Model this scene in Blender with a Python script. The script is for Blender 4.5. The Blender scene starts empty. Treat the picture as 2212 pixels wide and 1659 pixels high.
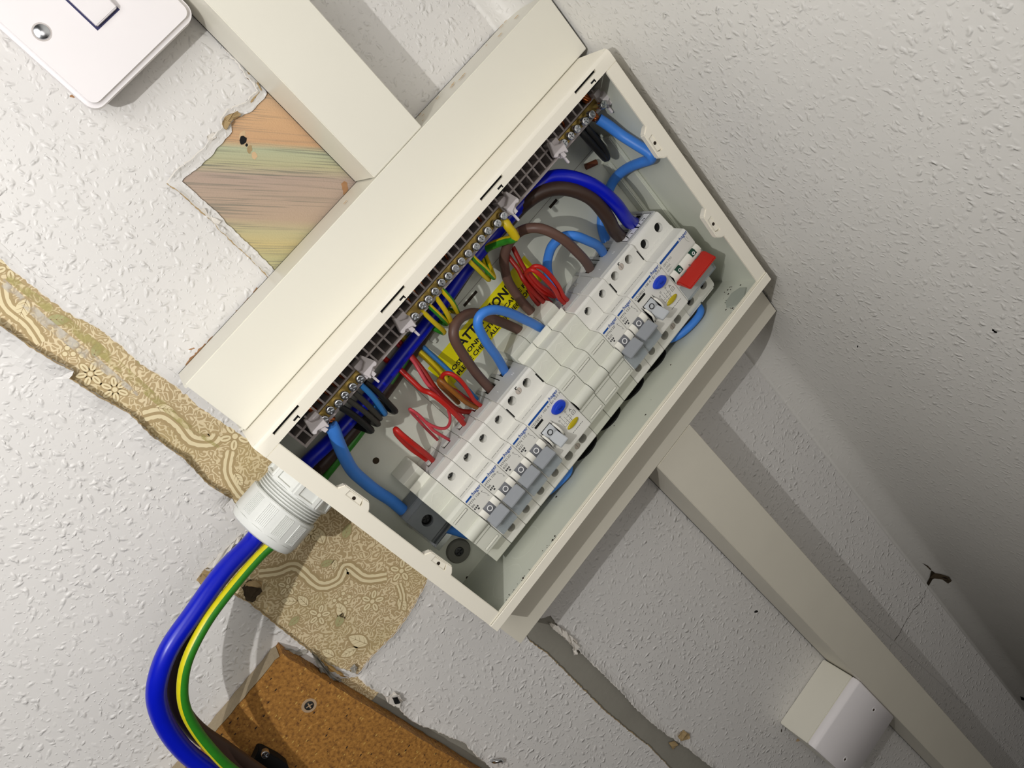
import bpy, bmesh, math, random
from mathutils import Vector, Matrix
from mathutils.geometry import tessellate_polygon
random.seed(7)
S = bpy.context.scene
COL = S.collection
# Plan coordinates are millimetres on the wall: x along the fuse box, z up the wall, w out of the wall.
def V(x, z, w): return Vector((x, -w, z)) * 0.001

# ------------------------------------------------------------------ camera, world, lights, exposure
CR = [[0.628632780589893, -0.6369076198814794, 0.4462841145556588],
      [-0.7590442466960015, -0.6274192052888712, 0.17377276078943174],
      [0.1693300290129284, -0.44798864335113486, -0.8778573441641248]]
CC = (45.99335937691323, 128.2184976247233, 533.4932800132018)
CF = 1669.8390969173079
def _u(v): return Vector((v[0], -v[2], v[1]))
cam = bpy.data.cameras.new('camera'); camo = bpy.data.objects.new('camera', cam); COL.objects.link(camo)
rt, dn, fw = _u(CR[0]), _u(CR[1]), _u(CR[2])
camo.matrix_world = Matrix(((rt.x, -dn.x, -fw.x, CC[0]*.001), (rt.y, -dn.y, -fw.y, -CC[2]*.001),
                            (rt.z, -dn.z, -fw.z, CC[1]*.001), (0, 0, 0, 1)))
cam.sensor_width = 36; cam.lens = CF/2212*36; cam.clip_start = .01; cam.clip_end = 50
S.camera = camo
world = bpy.data.worlds.new('room'); S.world = world; world.use_nodes = True
world.node_tree.nodes['Background'].inputs[0].default_value = (1, .94, .86, 1)
world.node_tree.nodes['Background'].inputs[1].default_value = .03
# hand torch to the left of the photographer, plus two fill lamps added to lift the shade
lk = bpy.data.lights.new('torch', 'POINT'); lk.energy = 7.9; lk.color = (1, .985, .965); lk.shadow_soft_size = .004
lko = bpy.data.objects.new('torch', lk); lko.location = V(-235, 315, 540); COL.objects.link(lko)
la = bpy.data.lights.new('bounce_fill', 'AREA'); la.energy = 1.8; la.color = (1, .97, .94); la.shape = 'DISK'; la.size = .42  # added fill in place of torchlight bounced off the surroundings
lao = bpy.data.objects.new('bounce_fill', la); lao.location = V(-110, 420, 460)
lao.rotation_euler = (V(120, 0, 0) - lao.location).to_track_quat('-Z', 'Y').to_euler(); COL.objects.link(lao)
lr = bpy.data.lights.new('front_fill', 'AREA'); lr.energy = 4.6; lr.color = (1, .95, .9); lr.shape = 'DISK'; lr.size = .9  # added frontal fill from an unseen source
lro = bpy.data.objects.new('front_fill', lr); lro.location = V(120, 180, 1800)
lro.rotation_euler = (V(150, -100, 0) - lro.location).to_track_quat('-Z', 'Y').to_euler(); COL.objects.link(lro)
S.view_settings.view_transform = 'Standard'; S.view_settings.look = 'None'
S.view_settings.exposure = 0; S.view_settings.gamma = 1; S.view_settings.use_curve_mapping = False

# ------------------------------------------------------------------ helpers
def ray(px, py):
    a, b = (px-1106)/CF, (py-829.5)/CF
    return [CR[0][i]*a + CR[1][i]*b + CR[2][i] for i in range(3)]
def at(px, py, w):
    """point of the place seen at photo pixel px,py that stands w mm out of the wall -> (x,z)"""
    d = ray(px, py); t = (w-CC[2])/d[2]
    return (CC[0]+t*d[0], CC[1]+t*d[1])
def P(px, py, w):
    x, z = at(px, py, w); return (x, z, w)

def srgb(c):
    if isinstance(c, str): c = [int(c[i:i+2], 16)/255 for i in (0, 2, 4)]
    return tuple(x/12.92 if x <= .04045 else ((x+.055)/1.055)**2.4 for x in c)
MATS = {}
def mat(name, col, rough=.5, metal=0, var=.05, vs=90, bump=0, bs=700, trans=0, spec=.4, coat=0):
    m = bpy.data.materials.new(name); m.use_nodes = True; MATS[name] = m
    nt = m.node_tree; bs_ = nt.nodes['Principled BSDF']; c = srgb(col)
    tc = nt.nodes.new('ShaderNodeTexCoord'); n = nt.nodes.new('ShaderNodeTexNoise')
    n.inputs['Scale'].default_value = vs; n.inputs['Detail'].default_value = 5
    nt.links.new(tc.outputs['Object'], n.inputs['Vector'])
    mx = nt.nodes.new('ShaderNodeMix'); mx.data_type = 'RGBA'
    mx.inputs[6].default_value = (*[x*(1-var) for x in c], 1); mx.inputs[7].default_value = (*[min(1, x*(1+var)) for x in c], 1)
    nt.links.new(n.outputs['Fac'], mx.inputs[0]); nt.links.new(mx.outputs[2], bs_.inputs['Base Color'])
    bs_.inputs['Roughness'].default_value = rough; bs_.inputs['Metallic'].default_value = metal
    bs_.inputs['Specular IOR Level'].default_value = spec; bs_.inputs['Transmission Weight'].default_value = trans
    if bump:
        n2 = nt.nodes.new('ShaderNodeTexNoise'); n2.inputs['Scale'].default_value = bs; n2.inputs['Detail'].default_value = 3
        nt.links.new(tc.outputs['Object'], n2.inputs['Vector'])
        b = nt.nodes.new('ShaderNodeBump'); b.inputs['Distance'].default_value = .001; b.inputs['Strength'].default_value = bump
        nt.links.new(n2.outputs['Fac'], b.inputs['Height']); nt.links.new(b.outputs[0], bs_.inputs['Normal'])
    return m
class NT:
    def __init__(s, m): s.t = m.node_tree; s.b = s.t.nodes['Principled BSDF']
    def n(s, typ, ins={}, **kw):
        x = s.t.nodes.new('ShaderNode'+typ)
        for k, v in kw.items(): setattr(x, k, v)
        for k, v in ins.items():
            if hasattr(v, 'is_linked'): s.t.links.new(v, x.inputs[k])
            else: x.inputs[k].default_value = v
        return x
    def m(s, op, a, b=0., c=0., clamp=False):
        return s.n('Math', {0: a, 1: b, 2: c}, operation=op, use_clamp=clamp).outputs[0]
    def vm(s, op, a, b=None):
        x = s.n('VectorMath', {0: a, **({1: b} if b is not None else {})}, operation=op)
        return x.outputs['Value'] if op == 'LENGTH' else x.outputs[0]
    def mix(s, f, a, b): return s.n('Mix', {0: f, 6: a, 7: b}, data_type='RGBA').outputs[2]
    def set(s, k, v): s.t.links.new(v, s.b.inputs[k])
    def ramp(s, f, stops, interp='LINEAR'):
        r = s.n('ValToRGB', {0: f}); e = r.color_ramp; e.interpolation = interp
        while len(e.elements) < len(stops): e.elements.new(.5)
        for i, (p, c) in enumerate(stops): e.elements[i].position = p; e.elements[i].color = (*srgb(c), 1)
        return r.outputs[0]

def woodchip(name, col, strength, calm=None):
    """painted woodchip wallpaper: randomly turned chips raised under the paint (UVs are metres on the wall)"""
    m = bpy.data.materials.new(name); m.use_nodes = True; MATS[name] = m; t = NT(m)
    uv = t.n('UVMap').outputs[0]
    wob = t.n('TexNoise', {'Vector': uv, 'Scale': 260., 'Detail': 1.}).outputs['Color']
    uvw = t.vm('ADD', uv, t.vm('MULTIPLY', t.vm('SUBTRACT', wob, (.5, .5, .5)), (.0022, .0022, 0)))
    def layer(sc, ax, ay, th, off, ang0, spread):
        v = t.vm('ADD', t.vm('MULTIPLY', uvw, (sc, sc, 0)), off)
        vo = t.n('TexVoronoi', {'Vector': v, 'Scale': 1.}, voronoi_dimensions='2D')
        d = t.vm('SUBTRACT', v, vo.outputs['Position'])
        c = t.n('SeparateColor', {0: vo.outputs['Color']})
        an = t.m('ADD', t.m('MULTIPLY', c.outputs[0], spread), ang0)
        r = t.n('VectorRotate', {'Vector': d, 'Angle': an}, rotation_type='Z_AXIS').outputs[0]
        l = t.vm('LENGTH', t.vm('MULTIPLY', r, (1/ax, 1/ay, 0)))
        h = t.n('MapRange', {0: l, 1: 1.0, 2: .1, 3: 0., 4: 1.}, interpolation_type='SMOOTHSTEP').outputs[0]
        pr = t.m('GREATER_THAN', c.outputs[1], th)
        return t.m('MULTIPLY', h, t.m('MULTIPLY', pr, t.m('ADD', c.outputs[2], .35)))
    h = t.m('ADD', layer(112, .42, .2, .12, (3.3, 7.1, 0), .0, 6.28), t.m('MULTIPLY', layer(165, .4, .2, .32, (11.7, 2.2, 0), 0, 6.28), .7))
    h = t.m('ADD', h, t.m('MULTIPLY', layer(330, .36, .2, .5, (1.7, 22.2, 0), 0, 6.28), .4))
    soft = t.n('TexNoise', {'Vector': uv, 'Scale': 55., 'Detail': 4.}).outputs['Fac']
    mask = t.n('MapRange', {0: t.n('TexNoise', {'Vector': uv, 'Scale': 9., 'Detail': 2.}).outputs['Fac'], 1: .25, 2: .6, 3: .45, 4: 1.}).outputs[0]
    if calm:
        sx = t.n('SeparateXYZ', {0: uv})
        mask = t.m('MULTIPLY', mask, t.n('MapRange', {0: sx.outputs[0], 1: calm[0], 2: calm[1], 3: calm[2], 4: calm[3]}).outputs[0])
        mask = t.m('MULTIPLY', mask, t.n('MapRange', {0: sx.outputs[1], 1: -.62, 2: -.28, 3: .3, 4: 1.}).outputs[0])
    h = t.m('ADD', t.m('MULTIPLY', h, mask), t.m('MULTIPLY', soft, .35))
    b = t.n('Bump', {'Height': h, 'Distance': .00062, 'Strength': strength})
    t.set('Normal', b.outputs[0])
    c = srgb(col); st = t.n('TexNoise', {'Vector': uv, 'Scale': 14., 'Detail': 5.}).outputs['Fac']
    t.set('Base Color', t.mix(t.n('MapRange', {0: st, 1: .3, 2: .7}).outputs[0], (*[x*.965 for x in c], 1), (*c, 1)))
    t.b.inputs['Roughness'].default_value = .42; t.b.inputs['Specular IOR Level'].default_value = .45
    return m

class B:
    """collects shapes given in plan millimetres into one mesh"""
    def __init__(s): s.bm = bmesh.new(); s.uv = s.bm.loops.layers.uv.new('UVMap')
    def _add(s, t):
        me = bpy.data.meshes.new('t'); t.to_mesh(me); t.free(); s.bm.from_mesh(me); bpy.data.meshes.remove(me); return s
    def _bev(s, t, bev, seg=2):
        if bev: bmesh.ops.bevel(t, geom=[e for e in t.edges if e.calc_face_angle(0) > .5], offset=bev*.001, segments=seg, affect='EDGES', clamp_overlap=True)
    def prism(s, poly, a, b, axis='x', bev=0, seg=2):
        f = {'x': lambda p, q, r: V(r, p, q), 'w': lambda p, q, r: V(p, q, r), 'z': lambda p, q, r: V(p, r, q)}[axis]
        t = bmesh.new(); A = [t.verts.new(f(p, q, a)) for p, q in poly]; C = [t.verts.new(f(p, q, b)) for p, q in poly]
        n = len(poly); t.faces.new(A); t.faces.new(C[::-1])
        for i in range(n): t.faces.new((A[i], C[i], C[(i+1) % n], A[(i+1) % n]))
        bmesh.ops.recalc_face_normals(t, faces=t.faces); s._bev(t, bev, seg); return s._add(t)
    def box(s, x0, x1, z0, z1, w0, w1, bev=0, seg=2):
        return s.prism([(x0, z0), (x1, z0), (x1, z1), (x0, z1)], w0, w1, 'w', bev, seg)
    def lathe(s, p, d, prof, n=20, sx=1., up=None, bev=0):
        """rings (distance along d, radius) about the axis from p along d; sx squashes across"""
        p = V(*p); d = V(*d).normalized(); a = (V(*up) if up else Vector((.3, .2, 1))); a = (a - d*a.dot(d)).normalized(); b = d.cross(a)
        t = bmesh.new(); R = []
        for h, r in prof:
            R.append([t.verts.new(p + d*h*.001 + (a*math.cos(6.28318*i/n)*sx + b*math.sin(6.28318*i/n))*r*.001) for i in range(n)])
        for q, r in zip(R, R[1:]):
            for i in range(n): t.faces.new((q[i], q[(i+1) % n], r[(i+1) % n], r[i]))
        t.faces.new(R[0][::-1]); t.faces.new(R[-1]); bmesh.ops.recalc_face_normals(t, faces=t.faces); s._bev(t, bev); return s._add(t)
    def ring(s, p, d, ro, ri, h, n=24):
        p = V(*p); d = V(*d).normalized(); a = Vector((.3, .2, 1)); a = (a - d*a.dot(d)).normalized(); b = d.cross(a)
        t = bmesh.new(); R = [[t.verts.new(p + d*k*.001 + (a*math.cos(6.28318*i/n) + b*math.sin(6.28318*i/n))*r*.001) for i in range(n)] for k, r in ((0, ro), (h, ro), (h, ri), (0, ri))]
        for j in range(4):
            for i in range(n): t.faces.new((R[j][i], R[j][(i+1) % n], R[(j+1) % 4][(i+1) % n], R[(j+1) % 4][i]))
        bmesh.ops.recalc_face_normals(t, faces=t.faces); return s._add(t)
    def cyl(s, p, q, r, r2=None, n=20, sx=1., up=None):
        d = tuple(q[i]-p[i] for i in range(3)); L = math.sqrt(sum(x*x for x in d))
        return s.lathe(p, d, [(0, r), (L, r if r2 is None else r2)], n, sx, up)
    def tube(s, pts, r, n=10, sub=5, flat=1.):
        """smooth round cable through the points (plan mm), with UVs around and along it"""
        p = [V(*q) for q in pts]; c = []
        for i in range(len(p)-1):
            a, b, d, e = p[max(i-1, 0)], p[i], p[i+1], p[min(i+2, len(p)-1)]
            for k in range(sub):
                t = k/sub
                c.append(.5*((2*b)+(d-a)*t+(2*a-5*b+4*d-e)*t*t+(3*b-a-3*d+e)*t**3))
        c.append(p[-1]); T = [(c[min(i+1, len(c)-1)]-c[max(i-1, 0)]).normalized() for i in range(len(c))]
        nn = Vector((0, -1, 0)) - T[0]*(-T[0].y); nn = (nn if nn.length > .05 else T[0].orthogonal()).normalized(); R = []; L = 0; Ls = []
        for i, q in enumerate(c):
            nn = (nn - T[i]*nn.dot(T[i])).normalized(); bb = T[i].cross(nn)
            if i: L += (c[i]-c[i-1]).length
            Ls.append(L)
            R.append([s.bm.verts.new(q + (nn*math.cos(6.28318*k/n) + bb*math.sin(6.28318*k/n)*flat)*r*.001) for k in range(n)])
        for i in range(len(R)-1):
            for k in range(n):
                f = s.bm.faces.new((R[i][k], R[i][(k+1) % n], R[i+1][(k+1) % n], R[i+1][k]))
                for lp, u in zip(f.loops, ((k/n, Ls[i]), ((k+1)/n, Ls[i]), ((k+1)/n, Ls[i+1]), (k/n, Ls[i+1]))): lp[s.uv].uv = u
        for ring, fl in ((R[0], True), (R[-1], False)): s.bm.faces.new(ring[::-1] if fl else ring)
        return s
    def sheet(s, outer, holes, w):
        """flat paper with holes, UV = metres"""
        loops = [[Vector((x, z, 0)) for x, z in l] for l in [outer]+holes]; flat = [p for l in loops for p in l]
        vs = [s.bm.verts.new(V(p.x, p.y, w)) for p in flat]
        for tri in tessellate_polygon(loops):
            q = [flat[i] for i in tri]; ar = (q[1]-q[0]).cross(q[2]-q[0]).z
            if abs(ar) < 1e-9: continue
            try: f = s.bm.faces.new([vs[i] for i in (tri if ar > 0 else tri[::-1])])
            except ValueError: continue
            for lp in f.loops: lp[s.uv].uv = (lp.vert.co.x, lp.vert.co.z)
        return s
    def strip(s, rows):
        """quad strip between rows of plan points; UV = metres on the wall"""
        R = [[s.bm.verts.new(V(*p)) for p in r] for r in rows]
        for a, b in zip(R, R[1:]):
            for i in range(len(a)-1):
                f = s.bm.faces.new((a[i], a[i+1], b[i+1], b[i]))
                for lp in f.loops: lp[s.uv].uv = (lp.vert.co.x, lp.vert.co.z)
        return s
    def text(s, txt, size, x, z, w, bold=0., depth=.04, align='LEFT', sx=1., rot=0., face='front', fit=0):
        cu = bpy.data.curves.new('t', 'FONT'); cu.body = txt; cu.size = size; cu.align_x = align; cu.offset = bold; cu.resolution_u = 2
        ob = bpy.data.objects.new('t', cu); COL.objects.link(ob)
        me = bpy.data.meshes.new_from_object(ob.evaluated_get(bpy.context.evaluated_depsgraph_get()))
        t = bmesh.new(); t.from_mesh(me); c_, s_ = math.cos(rot), math.sin(rot)
        if fit: sx = fit/max(1e-6, max(v.co.x for v in t.verts))
        for v in t.verts:
            a, b = v.co.x*sx, v.co.y; a, b = a*c_-b*s_, a*s_+b*c_
            v.co = V(x+a, z+b, w+depth) if face == 'front' else V(x+a, z+depth, w-b)
        s._add(t); bpy.data.objects.remove(ob); bpy.data.curves.remove(cu); bpy.data.meshes.remove(me); return s
    def done(s, name, m, parent=None, smooth=35, base=None):
        """link as one mesh object; parts keep the root's origin, a thing on its own gets the origin base"""
        if parent is not None:
            r = parent
            while r.parent: r = r.parent
            off = Vector(r.location)
        else:
            xs = [v.co for v in s.bm.verts]
            off = V(*base) if base else Vector((sum(v.x for v in xs)/len(xs), max(v.y for v in xs), min(v.z for v in xs)))
        for v in s.bm.verts: v.co -= off
        me = bpy.data.meshes.new(name); s.bm.to_mesh(me); s.bm.free()
        me.materials.append(MATS[m] if isinstance(m, str) else m)
        if smooth:
            me.shade_smooth(); me.set_sharp_from_angle(angle=math.radians(smooth))
        o = bpy.data.objects.new(name, me); COL.objects.link(o)
        if parent is not None: o.parent = parent
        else: o.location = off
        return o
def cut(o, cb, parent_off=True):
    """take the shapes in builder cb out of object o for good"""
    r = o
    while r.parent: r = r.parent
    for v in cb.bm.verts: v.co -= Vector(r.location)
    bmesh.ops.recalc_face_normals(cb.bm, faces=cb.bm.faces)
    me = bpy.data.meshes.new('c'); cb.bm.to_mesh(me); cb.bm.free(); co = bpy.data.objects.new('c', me); COL.objects.link(co)
    co.location = r.location
    md = o.modifiers.new('b', 'BOOLEAN'); md.object = co; md.operation = 'DIFFERENCE'; md.solver = 'EXACT'; md.use_self = True
    dg = bpy.context.evaluated_depsgraph_get(); dg.update()
    nm = bpy.data.meshes.new_from_object(o.evaluated_get(dg)); o.modifiers.clear(); o.data = nm
    nm.shade_smooth(); nm.set_sharp_from_angle(angle=math.radians(35))
    bpy.data.objects.remove(co); return o
def thing(name, label, cat, base, group=None):
    o = bpy.data.objects.new(name, None); COL.objects.link(o); o.location = V(*base); o.empty_display_size = .01
    return tag(o, label, cat, group)
def tag(o, label, cat, group=None, kind=None):
    o['label'] = label; o['category'] = cat
    if group: o['group'] = group
    if kind: o['kind'] = kind
    return o
def rag(pts, step=1.6, amp=.45, w=None):
    """turn a pixel outline on the wall into a ragged outline in mm"""
    q = [at(px, py, 0) for px, py in pts]; out = []
    for a, b in zip(q, q[1:]+q[:1] if w is None else q[1:]):
        L = math.hypot(b[0]-a[0], b[1]-a[1]); n = max(1, int(L/step))
        for i in range(n):
            k = amp if i else amp*.3
            out.append((a[0]+(b[0]-a[0])*i/n+random.uniform(-k, k), a[1]+(b[1]-a[1])*i/n+random.uniform(-k, k)))
    if w is not None: out.append(q[-1])
    return out

# ------------------------------------------------------------------ materials
woodchip('woodchip_paint', 'dad8d5', 1.0)
woodchip('woodchip_paint_side', 'dad8d3', 1.0, calm=(.0, .07, .4, .85))
mat('plaster', '8d8a80', .9, var=.12, vs=40, bump=.25, bs=250)
mat('cream_plastic', 'f0ebdc', .38, var=.02, vs=30, bump=.02, bs=1800)
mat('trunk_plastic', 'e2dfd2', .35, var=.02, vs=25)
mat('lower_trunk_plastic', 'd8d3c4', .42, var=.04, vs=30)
mat('white_plastic', 'e9e5e6', .35, var=.015, vs=40)
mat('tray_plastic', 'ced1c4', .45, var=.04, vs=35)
mat('device_grey', 'e0dfd8', .5, var=.03, vs=120, bump=.03, bs=2500)
mat('device_top_grey', 'b9bab8', .55, var=.04, vs=120, bump=.03, bs=2500)
mat('blank_grey', 'd3d4c8', .5, var=.03, vs=120, bump=.03, bs=2500)
mat('emboss_grey', 'e2e2d7', .5, var=.02)
mat('toggle_cream', 'e4e2d8', .4, var=.02)
mat('toggle_grey', '8d9196', .45, var=.04, vs=200)
mat('toggle_dark', '66686d', .45, var=.04, vs=200)
mat('toggle_light', 'b9bdc0', .45, var=.03, vs=200)
mat('clip_white', 'dfd8da', .4, var=.03)
mat('carrier_grey', 'a89f9d', .5, var=.04)
mat('logo_blue', '0a4a9c', .5, var=.05)
mat('print_dark', '3a3a3c', .6, var=.05)
mat('print_grey', '85857f', .6, var=.05)
mat('print_black', '101012', .6)
mat('print_white', 'efefef', .5)
mat('button_blue', '1b3fc0', .3, var=.06)
mat('lens_yellow', 'b3a21c', .25, var=.1)
mat('handle_red', 'b5271c', .4, var=.05)
mat('flag_green', '0f3d2e', .4)
mat('black', '060606', .8)
mat('rubber_black', '0b0b0c', .7)
mat('steel', 'c9ccd0', .22, 1, var=.12, vs=900)
mat('dark_steel', '4a4b4c', .4, .8, var=.2, vs=900)
mat('brass', 'a58c4e', .35, 1, var=.15, vs=500)
mat('copper', 'b8683a', .35, 1, var=.2, vs=900)
mat('blue_light', '3f82dc', .42, var=.06, vs=150)
mat('blue_dark', '0416b4', .32, var=.08, vs=150)
mat('blue_mid', '2c6fae', .42, var=.06, vs=150)
mat('brown', '63493f', .45, var=.1, vs=150)
mat('brown_dark', '3b2a22', .45, var=.1, vs=150)
mat('brown_yellow', '8a551b', .42, var=.1, vs=150)
mat('red', 'b51f17', .4, var=.08, vs=150)
mat('red_dark', '93190f', .4, var=.08, vs=150)
mat('pink_red', 'c2424c', .4, var=.08, vs=150)
mat('cable_black', '141413', .5, var=.2, vs=150)
mat('cable_grey', '34322c', .55, var=.25, vs=200)
mat('grey_block', '7b8084', .42, var=.06, vs=120)
mat('grey_plug', '66665e', .6, var=.08, vs=100)
m_ = mat('clear_plastic', 'a4b0b8', .12, var=.02); m_.node_tree.nodes['Principled BSDF'].inputs['Alpha'].default_value = .38
mat('sticker_yellow', 'e6dc00', .45, var=.03)
mat('gland_white', 'dcdeda', .5, var=.03, vs=200, bump=.03, bs=1500)
mat('torn_tan', 'a48d66', .9, var=.3, vs=300)
mat('torn_white', 'd9d4cc', .9, var=.08, vs=300)
mat('rust', 'a37a55', .9, var=.3, vs=300)
mat('dirt', '3b3020', .95, var=.4, vs=400)  # brown dirt, also put in for the shade inside holes
mat('grime_and_hole_dark', '2a2015', .95, var=.4, vs=400)  # dark grime, also paints the shade inside slots, notches and holes
mat('stain_tan', 'c9ac86', .8, var=.2, vs=300)
mat('yellow_tape', 'd7c612', .5, var=.1)
mat('flap_grey', '9d9a92', .8, var=.1, vs=200)
mat('card_tan', 'a98a56', .85, var=.2, vs=200)
mat('floral_cream', 'e0d2ac', .8, var=.06, vs=200)
mat('floral_dark', 'ab966e', .8, var=.08, vs=200)
mat('floral_green', 'a9a678', .8, var=.08, vs=200)
mat('plug_brown', '6b3a22', .6, var=.3, vs=300)
def green_yellow(name, c, half, yel='d8bd12', grn='2f8420'):
    m = bpy.data.materials.new(name); m.use_nodes = True; MATS[name] = m; t = NT(m)
    u = t.n('SeparateXYZ', {0: t.n('UVMap').outputs[0]}).outputs[0]
    d = t.m('ABSOLUTE', t.m('SUBTRACT', t.m('FRACT', t.m('ADD', u, .5-c)), .5))
    f = t.m('LESS_THAN', d, half)
    n = t.n('TexNoise', {'Vector': t.n('TexCoord').outputs['Object'], 'Scale': 300., 'Detail': 4.}).outputs['Fac']
    g = t.mix(n, (*[x*.8 for x in srgb(grn)], 1), (*[x*1.2 for x in srgb(grn)], 1)); y = t.mix(n, (*[x*.85 for x in srgb(yel)], 1), (*[x*1.1 for x in srgb(yel)], 1))
    t.set('Base Color', t.mix(f, g, y)); t.b.inputs['Roughness'].default_value = .42
green_yellow('green_yellow_0', .0, .26); green_yellow('green_yellow_1', .22, .24); green_yellow('green_yellow_2', -.1, .3); green_yellow('green_yellow_3', .78, .24)
green_yellow('tail_green', .2, .11, 'd8cc12', '2a7a1e')
def fade(name, col, amt):
    m = mat(name, col, .7, var=.15, vs=200); t = NT(m); o = t.n('TexCoord').outputs['Object']
    n = t.n('TexNoise', {'Vector': o, 'Scale': 160., 'Detail': 5.}).outputs['Fac']
    t.set('Alpha', t.m('MULTIPLY', t.n('MapRange', {0: n, 1: .38, 2: .6}).outputs[0], amt)); return m
def board_mat():
    m = bpy.data.materials.new('chipboard'); m.use_nodes = True; MATS['chipboard'] = m; t = NT(m)
    o = t.n('TexCoord').outputs['Object']
    n1 = t.n('TexNoise', {'Vector': o, 'Scale': 350., 'Detail': 6., 'Roughness': .7}).outputs['Fac']
    base = t.ramp(n1, [(.3, '5d3717'), (.48, '9a6a2c'), (.62, 'b17d38'), (.75, 'cda260')])
    d = t.n('TexVoronoi', {'Vector': t.vm('MULTIPLY', o, (1., 1., 2.2)), 'Scale': 210.})
    fl = t.m('LESS_THAN', d.outputs['Distance'], .24); pick = t.n('SeparateColor', {0: d.outputs['Color']})
    c = t.mix(t.m('MULTIPLY', fl, t.m('GREATER_THAN', pick.outputs[0], .8)), base, (*srgb('c29a4e'), 1))
    c = t.mix(t.m('MULTIPLY', fl, t.m('LESS_THAN', pick.outputs[0], .14)), c, (*srgb('22120a'), 1))
    t.set('Base Color', c); t.b.inputs['Roughness'].default_value = .75
    t.set('Normal', t.n('Bump', {'Height': n1, 'Distance': .0006, 'Strength': .6}).outputs[0])
board_mat()
def floral_ground():
    m = bpy.data.materials.new('floral_ground'); m.use_nodes = True; MATS['floral_ground'] = m; t = NT(m)
    uv = t.n('UVMap').outputs[0]
    w = t.vm('ADD', uv, t.vm('MULTIPLY', t.vm('SUBTRACT', t.n('TexNoise', {'Vector': uv, 'Scale': 200., 'Detail': 0.}).outputs['Color'], (.5, .5, .5)), (.004, .004, 0)))
    v = t.n('TexVoronoi', {'Vector': w, 'Scale': 400.}, voronoi_dimensions='2D', feature='DISTANCE_TO_EDGE').outputs['Distance']
    n = t.n('TexNoise', {'Vector': w, 'Scale': 300., 'Detail': 0.}).outputs['Fac']
    sq = t.m('ABSOLUTE', t.m('SUBTRACT', t.m('FRACT', t.m('MULTIPLY', n, 3.2)), .5))
    f = t.n('MapRange', {0: sq, 1: .16, 2: .28}, interpolation_type='SMOOTHSTEP').outputs[0]
    c = t.mix(f, (*srgb('dccba6'), 1), (*srgb('b39d76'), 1))
    big = t.n('TexNoise', {'Vector': uv, 'Scale': 16., 'Detail': 3.}).outputs['Fac']
    c = t.mix(t.m('MULTIPLY', t.n('MapRange', {0: big, 1: .45, 2: .7}).outputs[0], .35), c, (*srgb('a89a5c'), 1))
    t.set('Base Color', c); t.b.inputs['Roughness'].default_value = .8
    t.set('Normal', t.n('Bump', {'Height': f, 'Distance': .0003, 'Strength': .5}).outputs[0])
floral_ground()
def striped():
    m = bpy.data.materials.new('striped_print'); m.use_nodes = True; MATS['striped_print'] = m; t = NT(m)
    uv = t.n('UVMap').outputs[0]
    r = t.n('VectorRotate', {'Vector': uv, 'Center': (.13, .09, 0), 'Angle': math.radians(47)}, rotation_type='Z_AXIS').outputs[0]
    y = t.n('SeparateXYZ', {0: r}).outputs[1]
    k = t.n('MapRange', {0: y, 1: .027, 2: .153}).outputs[0]   # 0 at the bottom of the torn patch, 1 at its top
    wob = t.n('TexNoise', {'Vector': t.vm('MULTIPLY', r, (9., 60., 0)), 'Scale': 1., 'Detail': 3.}).outputs['Fac']
    kk = t.m('ADD', k, t.m('MULTIPLY', t.m('SUBTRACT', wob, .5), .06))
    c = t.ramp(kk, [(.0, 'b3ac82'), (.1, 'b4ae80'), (.17, 'bfae7a'), (.24, 'b5ac84'), (.3, 'b09a84'), (.52, 'ac988a'), (.57, 'b3ae8a'),
                    (.64, 'aeb394'), (.68, 'c59e78'), (.8, 'cda67e'), (.9, 'c8a682'), (1., 'c4a27c')])
    st = t.n('TexNoise', {'Vector': t.vm('MULTIPLY', r, (16., 900., 0)), 'Scale': 1., 'Detail': 2.}).outputs['Fac']
    f = t.m('MULTIPLY', t.n('MapRange', {0: st, 1: .5, 2: .6}).outputs[0], t.n('MapRange', {0: t.n('TexNoise', {'Vector': t.vm('MULTIPLY', r, (10., 120., 0)), 'Scale': 1.}).outputs['Fac'], 1: .35, 2: .6}).outputs[0])
    c = t.mix(t.m('MULTIPLY', f, .75), c, (*srgb('6f7064'), 1))
    t.set('Base Color', c); t.b.inputs['Roughness'].default_value = .75
    g = t.n('TexNoise', {'Vector': uv, 'Scale': 900., 'Detail': 2.}).outputs['Fac']
    t.set('Normal', t.n('Bump', {'Height': g, 'Distance': .0004, 'Strength': .5}).outputs[0])
striped()

# ------------------------------------------------------------------ the wall with its layers of paper
XW = 344.5                                             # face of the side wall
wall = B(); wall.box(-900, XW+40, -1750, 900, -14, -1.6)
wall = wall.done('wall_back', 'plaster', smooth=0, base=(0, -1750, -1.6)); wall['kind'] = 'structure'
wall['label'] = 'plastered back wall under layers of old wallpaper and white woodchip'
H_STRIPE = [(590, 608), (530, 548), (470, 492), (452, 470), (430, 452), (398, 424), (361, 395), (384, 366), (412, 345), (440, 322), (456, 300), (480, 276),
            (478, 258), (492, 238), (530, 222), (555, 197), (548, 180), (530, 166), (516, 140), (500, 124), (486, 105), (540, 130), (640, 200), (800, 370), (760, 500), (640, 640)]
H_FLORAL_TOP = [(-60, 505), (0, 556), (30, 584), (75, 618), (120, 654), (165, 684), (215, 708), (260, 743), (310, 788), (355, 814), (400, 850), (430, 880), (480, 912), (528, 945)]
H_FLORAL_LOW = [(520, 1104), (500, 1076), (470, 1056), (440, 1036), (400, 990), (330, 940), (280, 891), (200, 846), (150, 816), (160, 800), (110, 774), (60, 744), (0, 700), (-60, 660)]
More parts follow.
